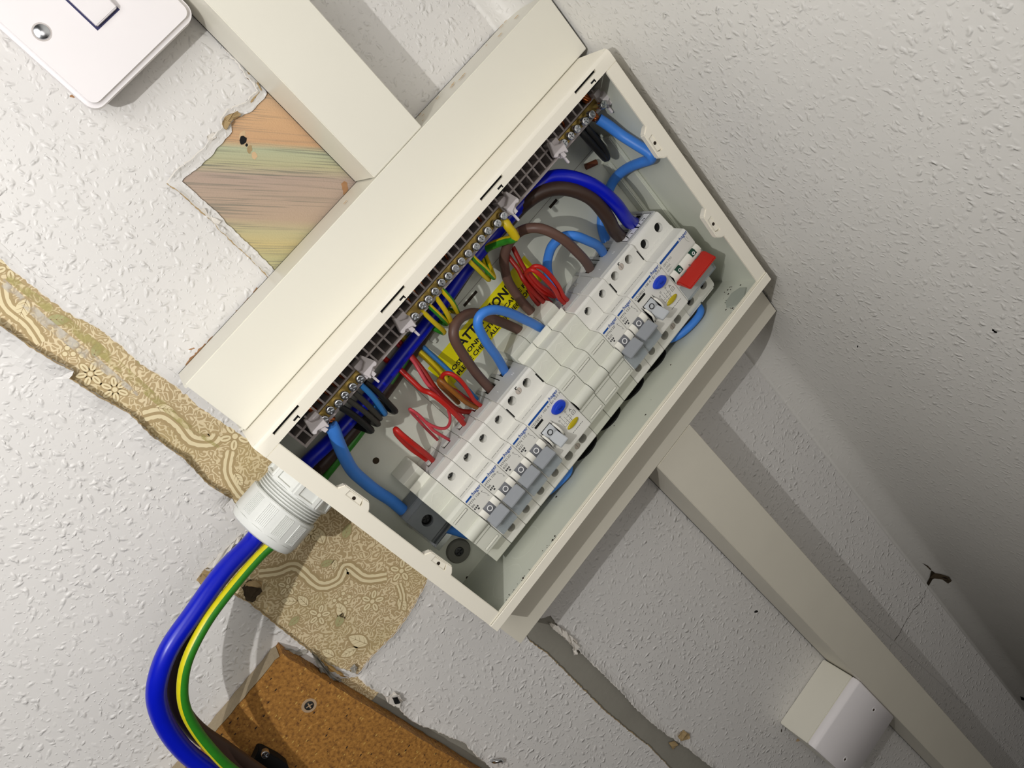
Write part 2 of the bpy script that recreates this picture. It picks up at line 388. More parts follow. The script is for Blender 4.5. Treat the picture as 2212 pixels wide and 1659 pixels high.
H_FLORAL_SKIRT = [(540, 1150), (468, 1212), (430, 1256), (452, 1268), (500, 1281), (540, 1302), (600, 1352), (652, 1392), (702, 1432), (762, 1452),
                  (772, 1456), (800, 1420), (850, 1370), (882, 1328), (922, 1254)]
H_FLORAL = H_FLORAL_TOP + [(640, 960), (760, 1040), (900, 1120), (960, 1200)] + H_FLORAL_SKIRT[::-1] + H_FLORAL_LOW
H_CHIP = [(700, 1470), (775, 1462), (800, 1482), (850, 1512), (884, 1552), (1000, 1600), (1042, 1642), (1064, 1663), (1140, 1740), (1000, 1760), (860, 1640), (720, 1520)]
H_BAND = [(1120, 1350), (1143, 1384), (1182, 1412), (1240, 1470), (1302, 1532), (1360, 1580), (1402, 1612), (1452, 1664), (1520, 1730), (1620, 1730), (1542, 1660), (1482, 1612),
          (1422, 1572), (1376, 1532), (1330, 1482), (1290, 1442), (1252, 1406), (1240, 1396), (1214, 1366), (1190, 1330)]
holes = [rag(h) for h in (H_STRIPE, H_FLORAL, H_CHIP, H_BAND)]
paper = B(); paper.sheet([(-900, -1750), (XW-16, -1750), (XW-16, 900), (-900, 900)], holes, 0)
paper = paper.done('woodchip_paper', 'woodchip_paint', wall, smooth=0)
pm = paper.modifiers.new('thickness', 'SOLIDIFY'); pm.thickness = .0007; pm.offset = -1
q = [at(px, py, 0) for px, py in [(330, 395), (560, 60), (900, 300), (620, 700)]]
B().sheet(q, [], -.9).done('striped_paper', 'striped_print', wall, smooth=0)
q = [at(px, py, 0) for px, py in [(-80, 440), (700, 900), (1060, 1200), (800, 1520), (380, 1290), (420, 1120), (-80, 740)]]
floral = B().sheet(q, [], -.9).done('floral_paper', 'floral_ground', wall, smooth=0)

def petal_flower(bl, bd, cx, cz, r, n=6, rot=0.):
    for k in range(n):
        a = rot+6.283*k/n
        for bb, s_, w in ((bd, 1., -.82), (bl, .74, -.78)):
            pts = []
            for i in range(14):
                th = 6.283*i/14; u, v = .56+.44*s_*math.cos(th), .26*s_*math.sin(th)
                pts.append((cx+r*(u*math.cos(a)-v*math.sin(a)), cz+r*(u*math.sin(a)+v*math.cos(a))))
            bb.sheet(pts, [], w)
        bd.sheet([(cx+r*(.55+.22*math.cos(t))*math.cos(a)-r*.05*math.sin(t)*math.sin(a), cz+r*(.55+.22*math.cos(t))*math.sin(a)+r*.05*math.sin(t)*math.cos(a)) for t in [6.283*i/8 for i in range(8)]], [], -.75)
    bd.sheet([(cx+.24*r*math.cos(t), cz+.24*r*math.sin(t)) for t in [6.283*i/12 for i in range(12)]], [], -.74)
    bl.sheet([(cx+.17*r*math.cos(t), cz+.17*r*math.sin(t)) for t in [6.283*i/12 for i in range(12)]], [], -.70)
def print_leaf(bl, bd, cx, cz, L, a, wd=.32):
    for bb, s_, w in ((bd, 1., -.81), (bl, .8, -.77)):
        pts = []
        for i in range(16):
            t = i/8 if i < 8 else (16-i)/8; sg = 1 if i < 8 else -1
            u = .5+(t-.5)*s_; v = sg*wd*s_*math.sin(math.pi*t)**.8*(1-.35*t)
            pts.append((cx+L*(u*math.cos(a)-v*math.sin(a)), cz+L*(u*math.sin(a)+v*math.cos(a))))
        pts = [p for i, p in enumerate(pts) if i == 0 or math.dist(p, pts[i-1]) > .01]
        bb.sheet(pts, [], w)
    def bar(u0, v0, u1, v1, th):
        p0 = (cx+L*(u0*math.cos(a)-v0*math.sin(a)), cz+L*(u0*math.sin(a)+v0*math.cos(a))); p1 = (cx+L*(u1*math.cos(a)-v1*math.sin(a)), cz+L*(u1*math.sin(a)+v1*math.cos(a)))
        d = math.dist(p0, p1); nx, nz = -(p1[1]-p0[1])/d*th, (p1[0]-p0[0])/d*th
        bd.sheet([(p0[0]-nx, p0[1]-nz), (p1[0]-nx*.4, p1[1]-nz*.4), (p1[0]+nx*.4, p1[1]+nz*.4), (p0[0]+nx, p0[1]+nz)], [], -.74)
    bar(0, 0, .92, 0, .25)
    for u in (.22, .42, .6):
        for sg in (1, -1): bar(u, 0, u+.17, sg*wd*.55, .18)
def scroll(bl, bd, pts, r):
    """a scalloped vine band through pixel points with a lighter core"""
    q = [at(px, py, 0) for px, py in pts]; c = []
    for i in range(len(q)-1):
        a, b, d, e = q[max(i-1, 0)], q[i], q[i+1], q[min(i+2, len(q)-1)]
        for k in range(8):
            t = k/8; c.append(tuple(.5*(2*b[j]+(d[j]-a[j])*t+(2*a[j]-5*b[j]+4*d[j]-e[j])*t*t+(3*b[j]-a[j]-3*d[j]+e[j])*t**3) for j in (0, 1)))
    for bb, k, w in ((bd, 1., -.815), (bl, .62, -.785), (bd, .2, -.755)):
        A, C = [], []
        for i in range(len(c)):
            t = (c[min(i+1, len(c)-1)][0]-c[max(i-1, 0)][0], c[min(i+1, len(c)-1)][1]-c[max(i-1, 0)][1]); L = math.hypot(*t)
            n = (-t[1]/L, t[0]/L); rr = r*k*(1+.22*abs(math.sin(i*1.1))*(k > .5))
            A.append((c[i][0]+n[0]*rr, c[i][1]+n[1]*rr, w)); C.append((c[i][0]-n[0]*rr, c[i][1]-n[1]*rr, w))
        bb.strip([C, A])
bl, bd, bg = B(), B(), B()
for px, py, r, n in [(508, 943, 11, 5), (868, 1234, 10.5, 5), (805, 1300, 10, 5), (672, 1152, 8, 6), (195, 808, 9, 6), (248, 842, 9, 6), (690, 1330, 9, 5), (20, 576, 9, 5), (622, 1268, 8, 5)]:
    x, z = at(px, py, 0); petal_flower(bl, bd, x, z, r, n, px*.7)
for px, py, L, a in [(60, 640, 17, 200), (95, 690, 15, 310), (245, 725, 20, 320), (292, 790, 18, 350), (308, 782, 13, 60), (330, 880, 14, 300), (700, 1180, 17, 60), (742, 1168, 15, 20),
                     (645, 1300, 14, 120), (668, 1312, 14, 80), (650, 1330, 12, 170), (800, 1395, 22, 100), (775, 1400, 16, 150), (745, 1340, 17, 60), (727, 1360, 15, 20), (860, 1290, 16, 250),
                     (505, 1020, 13, 250), (690, 1225, 12, 330), (720, 1235, 10, 30), (200, 775, 12, 20), (725, 1420, 14, 95)]:
    x, z = at(px, py, 0); print_leaf(bg if int(L) % 3 == 0 else bl, bd, x, z, L, math.radians(a))
scroll(bl, bd, [(310, 900), (350, 893), (385, 915), (415, 950), (455, 955), (470, 940)], 5)
scroll(bl, bd, [(560, 1240), (600, 1235), (640, 1225), (690, 1265), (730, 1255), (750, 1225), (790, 1250), (840, 1245)], 4.5)
scroll(bl, bd, [(2, 612), (14, 660), (60, 700), (90, 745)], 4)
scroll(bl, bd, [(498, 975), (492, 1020), (512, 1060), (530, 1080)], 4)
scroll(bl, bd, [(862, 1262), (870, 1290), (866, 1320)], 3)
for cx, cy in [(145, 752), (158, 765), (170, 757), (150, 742), (163, 745), (176, 769), (140, 765), (735, 1295), (747, 1303), (742, 1283), (730, 1308), (755, 1290), (723, 1298)]:
    x, z = at(cx, cy, 0)
    bd.sheet([(x+2.0*math.cos(t), z+2.0*math.sin(t)) for t in [6.283*i/10 for i in range(10)]], [], -.8); bl.sheet([(x+1.4*math.cos(t), z+1.4*math.sin(t)) for t in [6.283*i/10 for i in range(10)]], [], -.76)
bd.done('printed_outline', 'floral_dark', floral, smooth=0); bl.done('printed_flower', 'floral_cream', floral, smooth=0); bg.done('printed_leaf', 'floral_green', floral, smooth=0)
# adhesive residue streak along the torn strip
B().strip([[(*at(x_, y_, 0), -.7) for x_, y_ in l] for l in ([(20, 590), (120, 665), (220, 745), (320, 835), (400, 910), (475, 965)], [(12, 604), (110, 682), (208, 764), (312, 852), (394, 922), (472, 970)])]).done('adhesive_streak', fade('streak', 'b9b070', .62), wall, smooth=0)
B().strip([[(*at(x_, y_, 0), -.66) for x_, y_ in l] for l in ([(8, 602), (100, 684), (205, 768), (300, 850)], [(2, 618), (90, 702), (196, 786), (296, 856)])]).done('paper_residue', fade('residue', 'd2cdc2', .7), wall, smooth=0)

def torn_edge(pts, lift, inset=9, side=1, name='torn_paper_edge', fibre='torn_tan'):
    """the loose lip of the woodchip paper along a tear: lifts off the wall towards the edge"""
    e = rag(pts, 1.8, .4, w=0); n = len(e); rows = [[], [], [], []]; fr = [[], []]
    for i, (x, z) in enumerate(e):
        a, b = e[max(i-2, 0)], e[min(i+2, n-1)]; L = math.hypot(b[0]-a[0], b[1]-a[1]) or 1; nx, nz = -(b[1]-a[1])/L*side, (b[0]-a[0])/L*side
        env = min(1, i/4, (n-1-i)/4); l = lift*env*(1+.25*math.sin(i*.35))
        for r, (k, h) in zip(rows, ((1, .06), (.6, .12+l*.18), (.25, .2+l*.55), (0, .3+l))): r.append((x+nx*inset*k, z+nz*inset*k, h))
        fr[0].append((x+nx*.25, z+nz*.25, .34+l)); fr[1].append((x-nx*random.uniform(.2, 1.0), z-nz*random.uniform(.2, 1.0), .1+l*.9))
    o = B().strip(rows).done(name, 'woodchip_paint', wall, smooth=0)
    m_ = o.modifiers.new('thickness', 'SOLIDIFY'); m_.thickness = .0004; m_.offset = 0
    B().strip(fr).done('torn_fibre', fibre, o, smooth=0)
torn_edge(H_FLORAL_LOW[1:], 5.0, 14, side=1)
torn_edge(H_FLORAL_TOP[:-3], .6, 6, side=1, fibre='torn_white')
torn_edge(H_STRIPE[:7], 1.6, 6, side=-1)
torn_edge(H_STRIPE[6:21], 1.6, 6, side=-1, fibre='torn_white')
torn_edge(H_FLORAL_SKIRT[2:9], 1.2, 6, side=-1)
torn_edge(H_FLORAL_SKIRT[10:], 1.0, 6, side=-1)
torn_edge([(775, 1462), (800, 1482), (850, 1512), (884, 1552), (1000, 1600), (1042, 1642)], 2.2, 7, side=1, fibre='torn_white')
torn_edge([(1143, 1384), (1182, 1412), (1240, 1470), (1302, 1532), (1360, 1580), (1402, 1612), (1452, 1664)], .4, 5, side=-1)
torn_edge([(1542, 1660), (1482, 1612), (1422, 1572), (1376, 1532), (1330, 1482), (1290, 1442), (1252, 1406), (1214, 1366)], 3., 7, side=-1, fibre='torn_white')
def scrap(pts, m, name, w0=.4, w1=3.):
    """a loose scrap of torn paper, thick at its root"""
    q = rag(pts, 1.3, .35); n = len(q); b = B()
    b.prism(q, w0, w0+.5, 'w'); cx, cz = sum(p[0] for p in q)/n, sum(p[1] for p in q)/n
    for v in b.bm.verts:
        v.co.y -= .001*w1*(.5+.5*math.sin(v.co.x*900+v.co.z*700))
    return b.done(name, m, wall, smooth=0)
scrap([(430, 452), (470, 490), (476, 478), (455, 468), (440, 450)], 'torn_white', 'torn_scrap', .5, 2)
scrap([(484, 254), (512, 240), (520, 248), (500, 262), (488, 282), (478, 272)], 'torn_tan', 'torn_scrap', .5, 3)
scrap([(446, 296), (458, 286), (470, 292), (452, 312)], 'torn_white', 'torn_scrap', .4, 2)
scrap([(505, 110), (520, 135), (548, 176), (556, 192), (565, 196), (545, 150), (520, 118)], 'torn_tan', 'torn_scrap', .2, 1)
scrap([(532, 222), (556, 196), (560, 200), (540, 226)], 'torn_tan', 'torn_scrap', .3, 1)
scrap([(424, 1252), (446, 1222), (456, 1232), (470, 1236), (440, 1262)], 'torn_tan', 'torn_scrap', .3, 3)
scrap([(440, 1226), (520, 1152), (524, 1158), (470, 1214), (448, 1236)], 'torn_white', 'torn_scrap', .3, 2)
scrap([(668, 1398), (690, 1420), (712, 1450), (738, 1466), (722, 1466), (690, 1446)], 'flap_grey', 'torn_scrap', 1.5, 6)
scrap([(690, 1420), (716, 1436), (754, 1462), (748, 1460), (710, 1444)], 'card_tan', 'torn_scrap', 1.5, 3)
scrap([(600, 1392), (640, 1405), (664, 1400), (648, 1416), (616, 1412)], 'flap_grey', 'torn_scrap', .5, 3)
scrap([(522, 1268), (540, 1250), (560, 1258), (566, 1276), (545, 1300), (530, 1294)], 'dirt', 'torn_scrap', .2, 1)  # dark sheet painted as the shade inside a torn hole
scrap([(528, 1262), (545, 1248), (566, 1256), (560, 1266), (545, 1262)], 'torn_tan', 'torn_scrap', .8, 3)
scrap([(1180, 1340), (1210, 1352), (1236, 1376), (1248, 1390), (1238, 1414), (1232, 1392), (1206, 1366), (1190, 1356)], 'torn_white', 'torn_scrap', 1, 4)
scrap([(830, 1500), (848, 1490), (862, 1496), (866, 1512), (858, 1520), (840, 1518), (832, 1508)], 'torn_white', 'torn_scrap', .6, 5)
scrap([(842, 1498), (852, 1494), (858, 1506), (848, 1512)], 'black', 'torn_scrap', 4, 4)
scrap([(1460, 1585), (1476, 1576), (1488, 1584), (1482, 1596), (1466, 1596)], 'torn_tan', 'torn_scrap', .6, 3)
scrap([(1444, 1604), (1456, 1600), (1466, 1610), (1452, 1618)], 'torn_tan', 'torn_scrap', -.6, 2)
scrap([(756, 1440), (764, 1432), (772, 1440), (766, 1450), (758, 1450)], 'flap_grey', 'torn_scrap', .4, 2)
# small holes with their dark painted on, cracks and rust marks in the paper
def blotch(px, py, r, m, name, w=.05, k=1., a=0., n=14, par=wall):
    x, z = at(px, py, 0)
    B().sheet([(x+r*random.uniform(.7, 1.2)*math.cos(t)*math.cos(a)-r*k*random.uniform(.7, 1.2)*math.sin(t)*math.sin(a),
                z+r*random.uniform(.7, 1.2)*math.cos(t)*math.sin(a)+r*k*random.uniform(.7, 1.2)*math.sin(t)*math.cos(a)) for t in [6.283*i/n for i in range(n)]], [], w).done(name, m, par, smooth=0)
for a in [(525, 302, 3.0, 'black', 'nail_hole', -.7, .7, .6), (540, 322, 2.6, 'torn_tan', 'plaster_chip', -.72, .6, .6), (550, 336, 2.6, 'stain_tan', 'plaster_chip', -.76, .7, .9), (533, 313, 1.2, 'black', 'nail_hole', -.68, .6, .6),
          (524, 291, 3.0, 'stain_tan', 'plaster_chip', -.8, .5, .2), (602, 458, 1.0, 'black', 'nail_hole', -.7), (527, 1005, 1.0, 'torn_white', 'plaster_chip', -.6), (544, 1016, 1.0, 'grime_and_hole_dark', 'nail_hole', -.6), (531, 1003, .7, 'grime_and_hole_dark', 'nail_hole', -.55),
          (1633, 1321, 3.0, 'black', 'nail_hole', .06, .42, -.9), (745, 405, 4.5, 'rust', 'rust_mark', -.7, .5, .8), (160, 207, 2.4, 'rust', 'rust_mark', .06, .4, -.6), (355, 118, 1.6, 'grime_and_hole_dark', 'rust_mark', .06), (393, 63, 1.6, 'dirt', 'rust_mark', .06),
          (1688, 1578, 2.4, 'dirt', 'rust_mark', .06, .35, .7), (1726, 1598, 4.5, 'stain_tan', 'rust_mark', .06, .5, -.9), (414, 754, 2.4, 'rust', 'rust_mark', .06, .2, -.6), (1516, 1480, 1.6, 'stain_tan', 'rust_mark', .06)]:
    blotch(*a[:7], *(a[7:] if len(a) > 7 else (0.,)))
def crack(pts, m, r, name='wall_crack', w=.08, par=wall):
    q = rag(pts, 1.5, .5, w=0); A, C = [], []
    for i, (x, z) in enumerate(q):
        a, b = q[max(i-1, 0)], q[min(i+1, len(q)-1)]; L = math.hypot(b[0]-a[0], b[1]-a[1]) or 1; k = r*random.uniform(.3, 1.1)
        A.append((x-(b[1]-a[1])/L*k, z+(b[0]-a[0])/L*k, w)); C.append((x+(b[1]-a[1])/L*k, z-(b[0]-a[0])/L*k, w))
    return B().strip([C, A]).done(name, m, par, smooth=0)
crack([(2000, 1275), (1990, 1300), (1972, 1318), (1955, 1345), (1942, 1370), (1932, 1384)], 'dirt', .5)
crack([(398, 802), (412, 775), (450, 738), (490, 700), (530, 655), (556, 622)], 'rust', .9)
crack([(1110, 130), (1160, 20), (1180, 0)], 'torn_white', .5)

# side wall, wrapped round the rounded corner
sw = B(); arc = []
for i in range(9):
    a = math.pi/2*i/8; arc.append((XW-22+22*math.sin(a), 22-22*math.cos(a)))
prof = arc + [(XW, w) for w in (60, 150, 300, 600, 1500)]
zs = [-1750, 900]; s_ = 0; us = [0]
for a, b in zip(prof, prof[1:]): s_ += math.dist(a, b)*.001; us.append(s_)
R = [[sw.bm.verts.new(V(x, z, w)) for x, w in prof] for z in zs]
for i in range(len(prof)-1):
    f = sw.bm.faces.new((R[0][i], R[0][i+1], R[1][i+1], R[1][i]))
    for lp, (u, z) in zip(f.loops, ((us[i], zs[0]), (us[i+1], zs[0]), (us[i+1], zs[1]), (us[i], zs[1]))): lp[sw.uv].uv = (u, z*.001)
sw = sw.done('wall_right', 'woodchip_paint_side', smooth=40, base=(XW, -1750, 0)); sw['kind'] = 'structure'
sw['label'] = 'right hand side wall in white woodchip meeting the back wall'
sm = sw.modifiers.new('thickness', 'SOLIDIFY'); sm.thickness = .012; sm.offset = -1
def onside(px, py, lift):
    d = ray(px, py); lo, hi = 0., 3000.
    def inside(t):
        x, w = CC[0]+t*d[0], CC[2]+t*d[2]; x += lift; w -= lift
        return x > XW or w < 0 or (x > XW-22 and w < 22 and math.hypot(x-XW+22, w-22) > 22)
    for _ in range(60):
        mid = (lo+hi)/2
        if inside(mid): hi = mid
        else: lo = mid
    return (CC[0]+lo*d[0], CC[1]+lo*d[1], CC[2]+lo*d[2])
def side_patch(pts, m, name, lift=.15):
    b = B(); vs = [b.bm.verts.new(V(*onside(px, py, lift))) for px, py in pts]; f = b.bm.faces.new(vs); bmesh.ops.solidify(b.bm, geom=[f], thickness=.0003); b.done(name, m, sw, smooth=0)
side_patch([(2012, 1232), (2020, 1238), (2032, 1240), (2050, 1246), (2056, 1255), (2048, 1261), (2036, 1252), (2022, 1248), (2014, 1252), (2006, 1266), (2002, 1260), (2008, 1248)], 'dirt', 'paper_tear', .6)
side_patch([(2024, 1243), (2044, 1248), (2052, 1256), (2040, 1254)], 'grime_and_hole_dark', 'paper_tear', 1.2)
side_patch([(1992, 1216), (2004, 1222), (2012, 1230), (2010, 1232), (2002, 1224)], 'dirt', 'paper_tear', .6)
side_patch([(2143, 711), (2148, 712), (2147, 716), (2143, 715)], 'grime_and_hole_dark', 'nail_hole')
side_patch([(2147, 714), (2155, 717), (2152, 720), (2146, 718)], 'torn_white', 'plaster_chip')
side_patch([(2204, 1504), (2214, 1508), (2214, 1514), (2206, 1512)], 'black', 'nail_hole')
side_patch([(1852, 746), (1854, 747), (1853, 751), (1851, 750)], 'grime_and_hole_dark', 'nail_hole')

# ------------------------------------------------------------------ cable trunking on the wall
def trunk(x0, x1, z0, z1, w1, label, m, axis, lid_over=0., open_end=0.):
    """square PVC trunking: U-shaped base channel with a clip-on lid whose sides turn back over it"""
    t = thing('cable_trunking', label, 'trunking', ((x0+x1)/2, z0, 0))
    b = B(); l = B()
    if axis == 'x':
        for za, zb in ((z0+.8, z0+2.4), (z1-2.4, z1-.8)): b.box(x0-open_end, x1, za, zb, .3, w1-3)
        b.box(x0-open_end, x1, z0+.8, z1-.8, .3, 2)
        l.prism([(z0, w1-9), (z0, w1), (z1, w1), (z1, w1-9), (z1-1.5, w1-9), (z1-1.5, w1-1.6), (z0+1.5, w1-1.6), (z0+1.5, w1-9)], x0, x1-lid_over, 'x', .5)
    else:
        for xa, xb in ((x0+.8, x0+2.4), (x1-2.4, x1-.8)): b.box(xa, xb, z0, z1, .3, w1-3)
        b.box(x0+.8, x1-.8, z0, z1, .3, 2)
        l.prism([(x0, w1-9), (x0, w1), (x1, w1), (x1, w1-9), (x1-1.5, w1-9), (x1-1.5, w1-1.6), (x0+1.5, w1-1.6), (x0+1.5, w1-9)], z0, z1, 'z', .5)
    b.done('base_channel', m, t); l.done('lid', m, t); return t
th = trunk(2, 343.2, 2.6, 47.2, 51.5, 'white horizontal trunking running along the top of the fuse box', 'trunk_plastic', 'x', .8, 1.6)
trunk(171.4, 217, 47.4, 620, 49.5, 'white vertical trunking rising from the horizontal trunking to the photo top', 'trunk_plastic', 'z')
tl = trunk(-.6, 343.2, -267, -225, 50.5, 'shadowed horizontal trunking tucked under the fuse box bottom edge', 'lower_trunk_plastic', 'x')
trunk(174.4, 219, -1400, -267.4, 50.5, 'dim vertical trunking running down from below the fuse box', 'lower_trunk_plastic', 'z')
# grime along the top trunking
for (xa, xb, za, n) in ((140, 176, 47.6, 5),):
    pass
b = B()
for i in range(26):
    x = random.uniform(150, 340); w = random.uniform(5, 40); r = random.uniform(.3, .9)
    b.box(x-r*2, x+r*2, 47.15, 47.3, w-r, w+r)
b.done('grime_speck', 'stain_tan', th, smooth=0)['kind'] = 'stuff'

# ------------------------------------------------------------------ fuse box enclosure
D, ZT, ZB, XR = 85.7, 2.1, -215.2, 333.6
def zb(w): return -212-(84-w)*.125        # inner face of the bottom of the tray, which falls away towards the wall
def drape(b):
    for v in b.bm.verts: v.co.z += (zb(-v.co.y*1000)+212)*.001
    return b
box = thing('consumer_unit', 'open cream plastic fuse box without its cover, full of breakers and wires', 'fuse box', (XR/2, ZB, 0))
bt = B(); bt.box(.5, XR-.5, -224.4, ZT-.5, 0.4, 3); bt.done('back_panel', 'tray_plastic', box, smooth=0)
b = B(); b.prism([(ZT-.4, 3), (ZT-.4, D-2), (ZB+.4, D-2), (zb(3)-1.6, 3)], .4, 3, 'x'); b.done('side_panel', 'tray_plastic', box, smooth=0)
b = B(); b.prism([(ZT-.4, 3), (ZT-.4, D-2), (ZB+.4, D-2), (zb(3)-1.6, 3)], XR-3, XR-.4, 'x'); b.box(XR-6.5, XR-3, -205, -60, 3, 30, .8); b.box(XR-10, XR-6.5, -190, -80, 3, 12, .8); b.done('side_panel', 'tray_plastic', box, smooth=30)
fl = B(); fl.prism([(zb(3), 3), (zb(84), 84), (zb(84)-2.4, 84), (zb(3)-1.8, 3)], 3, XR-3, 'x'); fl = fl.done('bottom_panel', 'tray_plastic', box, smooth=0)
b = B(); b.box(3, XR-3, ZT-3, ZT-.4, 3, D-3); b.done('top_panel', 'cream_plastic', box, smooth=0)
# top flange with four long slots, rounded shoulder
tf = B(); tf.prism([(ZT, 44), (ZT, D-3.2), (ZT-.9, D-1), (ZT-3, D), (-8, D), (-8, D-2.2), (-3.4, D-2.2), (-.6, D-4), (-.6, 44)], -.1, XR-.1, 'x')
tf = tf.done('top_flange', 'cream_plastic', box, smooth=50)
c = B()
for x in (13, 107.5, 201, 296): c.box(x, x+21.5, -3.1, -1.2, D-6, D+3)
cut(tf, c)
for x in (13, 107.5, 201, 296):
    b = B(); b.box(x-.5, x+22, -3.3, -1.1, D-4.6, D-3.2); b.box(x+9, x+21, -9.4, -7.6, D-3.6, D-1.8, .3); b.box(x+13, x+17, -6.4, -5.2, D-.3, D+.08); b.box(x+16.2, x+17, -7.4, -5.2, D-.3, D+.08)
    b.done('slot_shade_backing', 'black', box, smooth=0)['kind'] = 'stuff'  # black backing paints the slots as if in deep shade
def rim_side(xa, xb, xo):
    b = B(); b.prism([(ZB+8, D-2.2), (ZB+8, D), (-8, D), (-8, D-2.2)], xa, xb, 'x', .4)
    b.prism([(-3, 3), (-3, D-1.2), (ZB+.2, D-1.2), (ZB+.2, D-9), (zb(3)-2, 3)], xo, xo+2.4, 'x', .2); return b.done('rim', 'cream_plastic', box)
rim_side(0, 11, 0); rim_side(323, XR, XR-2.4)
b = B(); b.prism([(zb(3)-2.2, 3), (ZB, D-9), (ZB, D+.3), (ZB+7.4, D+.3), (ZB+8.2, D-.6), (ZB+8.2, D-3), (ZB+2, D-3), (ZB+1.6, D-9), (zb(3)-.9, 3)], -.2, XR+.2, 'x', .35); b.done('rim', 'cream_plastic', box)
b = B(); b.box(.3, XR-.3, ZB+8.1, ZB+8.9, D-2, D+.45, .2); b.done('rim_lip', mat('lip', 'e9e4d2', .35), box)
# four fixing tabs with pocket and hole
for zc, sg in ((-67.5, 1), (-144, 1), (-67.8, -1), (-144.5, -1)):
    X = (lambda v: v) if sg > 0 else (lambda v: XR-v)
    t = B(); q = [(X(10.4), zc+14), (X(15.5), zc+10.5), (X(16.2), zc-9), (X(13), zc-12), (X(10.4), zc-13.2), (X(9), zc-13.2), (X(9), zc+14)]
    t.prism(q if sg > 0 else q[::-1], D-5.5, D+.05, 'w', .9, 2); t = t.done('fixing_tab', 'cream_plastic', box)
    c = B(); c.prism([(X(5.6), zc+4.5), (X(9), zc+7), (X(14.4), zc+6.4), (X(15), zc-4.4), (X(12), zc-6.4), (X(5.6), zc-6.2)][::sg], D-3.4, D+4, 'w'); cut(t, c)
    pk = B(); pk.prism([(X(8.6), zc+7), (X(14.4), zc+6.6), (X(15.3), zc-4.6), (X(9), zc-6.4)][::sg], D-3.4, D-.7, 'w', .5)
    pk = pk.done('screw_pocket', 'cream_plastic', t)
    h = B(); h.cyl((X(12), zc+.6, D-.69), (X(12), zc+.6, D-.62), 1.25); h.done('screw_hole', 'grime_and_hole_dark', t, smooth=0)
# marks and openings of the tray
for x, w, r in ((284, 29, 19), (112, 30, 14), (60, 42, 14), (30, 58, 14)):
    b = B(); n = 36
    ri = lambda k: [(x+k*math.cos(6.283*i/n), w+k*math.sin(6.283*i/n)) for i in range(n+1)]
    rows = [[(px_, zb(pw)+.12, pw) for px_, pw in ri(k)] for k in (r, r+.8)]; b.strip(rows); b.done('knockout_ring', mat('ring%d' % x, 'd5d8cc', .4), fl, smooth=0)
for x, w in ((149, 22), (180, 22), (211.5, 22), (241.5, 22)):
    b = B(); b.lathe((x, zb(w), w), (0, 1, -.125), [(0, 13.5), (1.2, 13.5), (1.2, 11.5), (.1, 11.3)], 28); b.done('dark_opening', 'rubber_black', fl)  # black cups paint the dark of open knockout holes
b = B(); b.prism([(300, 66), (306, 58), (316, 57), (322, 62), (322, 70), (312, 76), (303, 74)], ZB+3.2, ZB+4.2, 'z', .4); drape(b).done('moulded_pad', mat('pad', 'aab0a6', .45), fl)
for px, py, L in ((1016, 645, 15), (1195, 440, 9)):
    x, z = at(px, py, 3); b = B(); b.box(x-L/2, x+L/2, z-1.1, z+1.1, 2.9, 3.12, .05); b.done('slot', 'grime_and_hole_dark', box, smooth=0)
x, z = at(812, 995, 3); b = B(); b.lathe((x, z, 3), (0, 0, 1), [(0, 2.5), (.3, 2.5), (.3, 2.0), (.05, 2.0)], 20); b.done('fixing_hole', 'dirt', box)
b = B(); b.box(95, 330, -66.2, -65.9, 2.9, 3.1); b.box(95, 95.4, -120, -66, 2.9, 3.1); b.done('panel_seam', mat('seam', '6f6c60', .7), box, smooth=0)
for x0, z0, wd in ((104, -56, 6), (113, -50, 5), (121, -62, 6), (128, -66, 5)):
    b = B(); b.prism([(x0, z0), (x0+wd, z0+1), (x0+wd-1.5, z0-5), (x0+1, z0-5.5)], 2.9, 6, 'w', .3); b.done('moulded_lug', 'tray_plastic', box)
rail = thing('din_rail', 'steel mounting rail hidden behind the row of breakers', 'rail', (170, -180, 3))
b = B(); b.prism([(-147.5, 9.5), (-152, 9.5), (-152, 4), (-178, 4), (-178, 9.5), (-182.5, 9.5), (-182.5, 8.5), (-179, 8.5), (-179, 3), (-151, 3), (-151, 8.5), (-147.5, 8.5)][::-1], 14, 322, 'x'); b.done('rail_profile', 'steel', rail, smooth=0)
# grime in the bottom of the box
b = B()
def speck(bb, x, z, w, r, face='z'):
    n = 6
    pts = [(x+r*random.uniform(.5, 1.3)*math.cos(6.283*i/n), w+r*random.uniform(.5, 1.3)*math.sin(6.283*i/n)) for i in range(n)]
    if face == 'z': bb.prism(pts, z, z+.25, 'z')
    else: bb.prism([(p[0], z+p[1]-w) for p in pts], w, w+.25, 'w')
for cx, cw, sp, n in ((40, 76, 7, 26), (25, 74, 4, 8), (66, 76, 10, 10), (75, 74, 3, 10), (310, 62, 9, 26), (300, 74, 10, 12), (180, 75, 60, 14), (318, 50, 6, 10)):
    for _ in range(n): speck(b, cx+random.gauss(0, sp*.6), ZB+3.2, min(82, cw+random.gauss(0, sp*.4)), random.choice((.2, .25, .3, .5, .8)))
drape(b)
for px, py in ((1020, 1240), (1022, 1246), (1016, 1252), (1012, 1258), (1006, 1262), (1026, 1236), (1030, 1250), (1010, 1250), (1050, 1202)):
    x, z = at(px, py, 4); speck(b, x, z, 3.05, random.uniform(.8, 1.6), 'w')
tag(b.done('plaster_crumbs', 'grime_and_hole_dark', smooth=0), 'dark crumbs and dirt scattered on the bottom of the fuse box', 'dirt', kind='stuff')

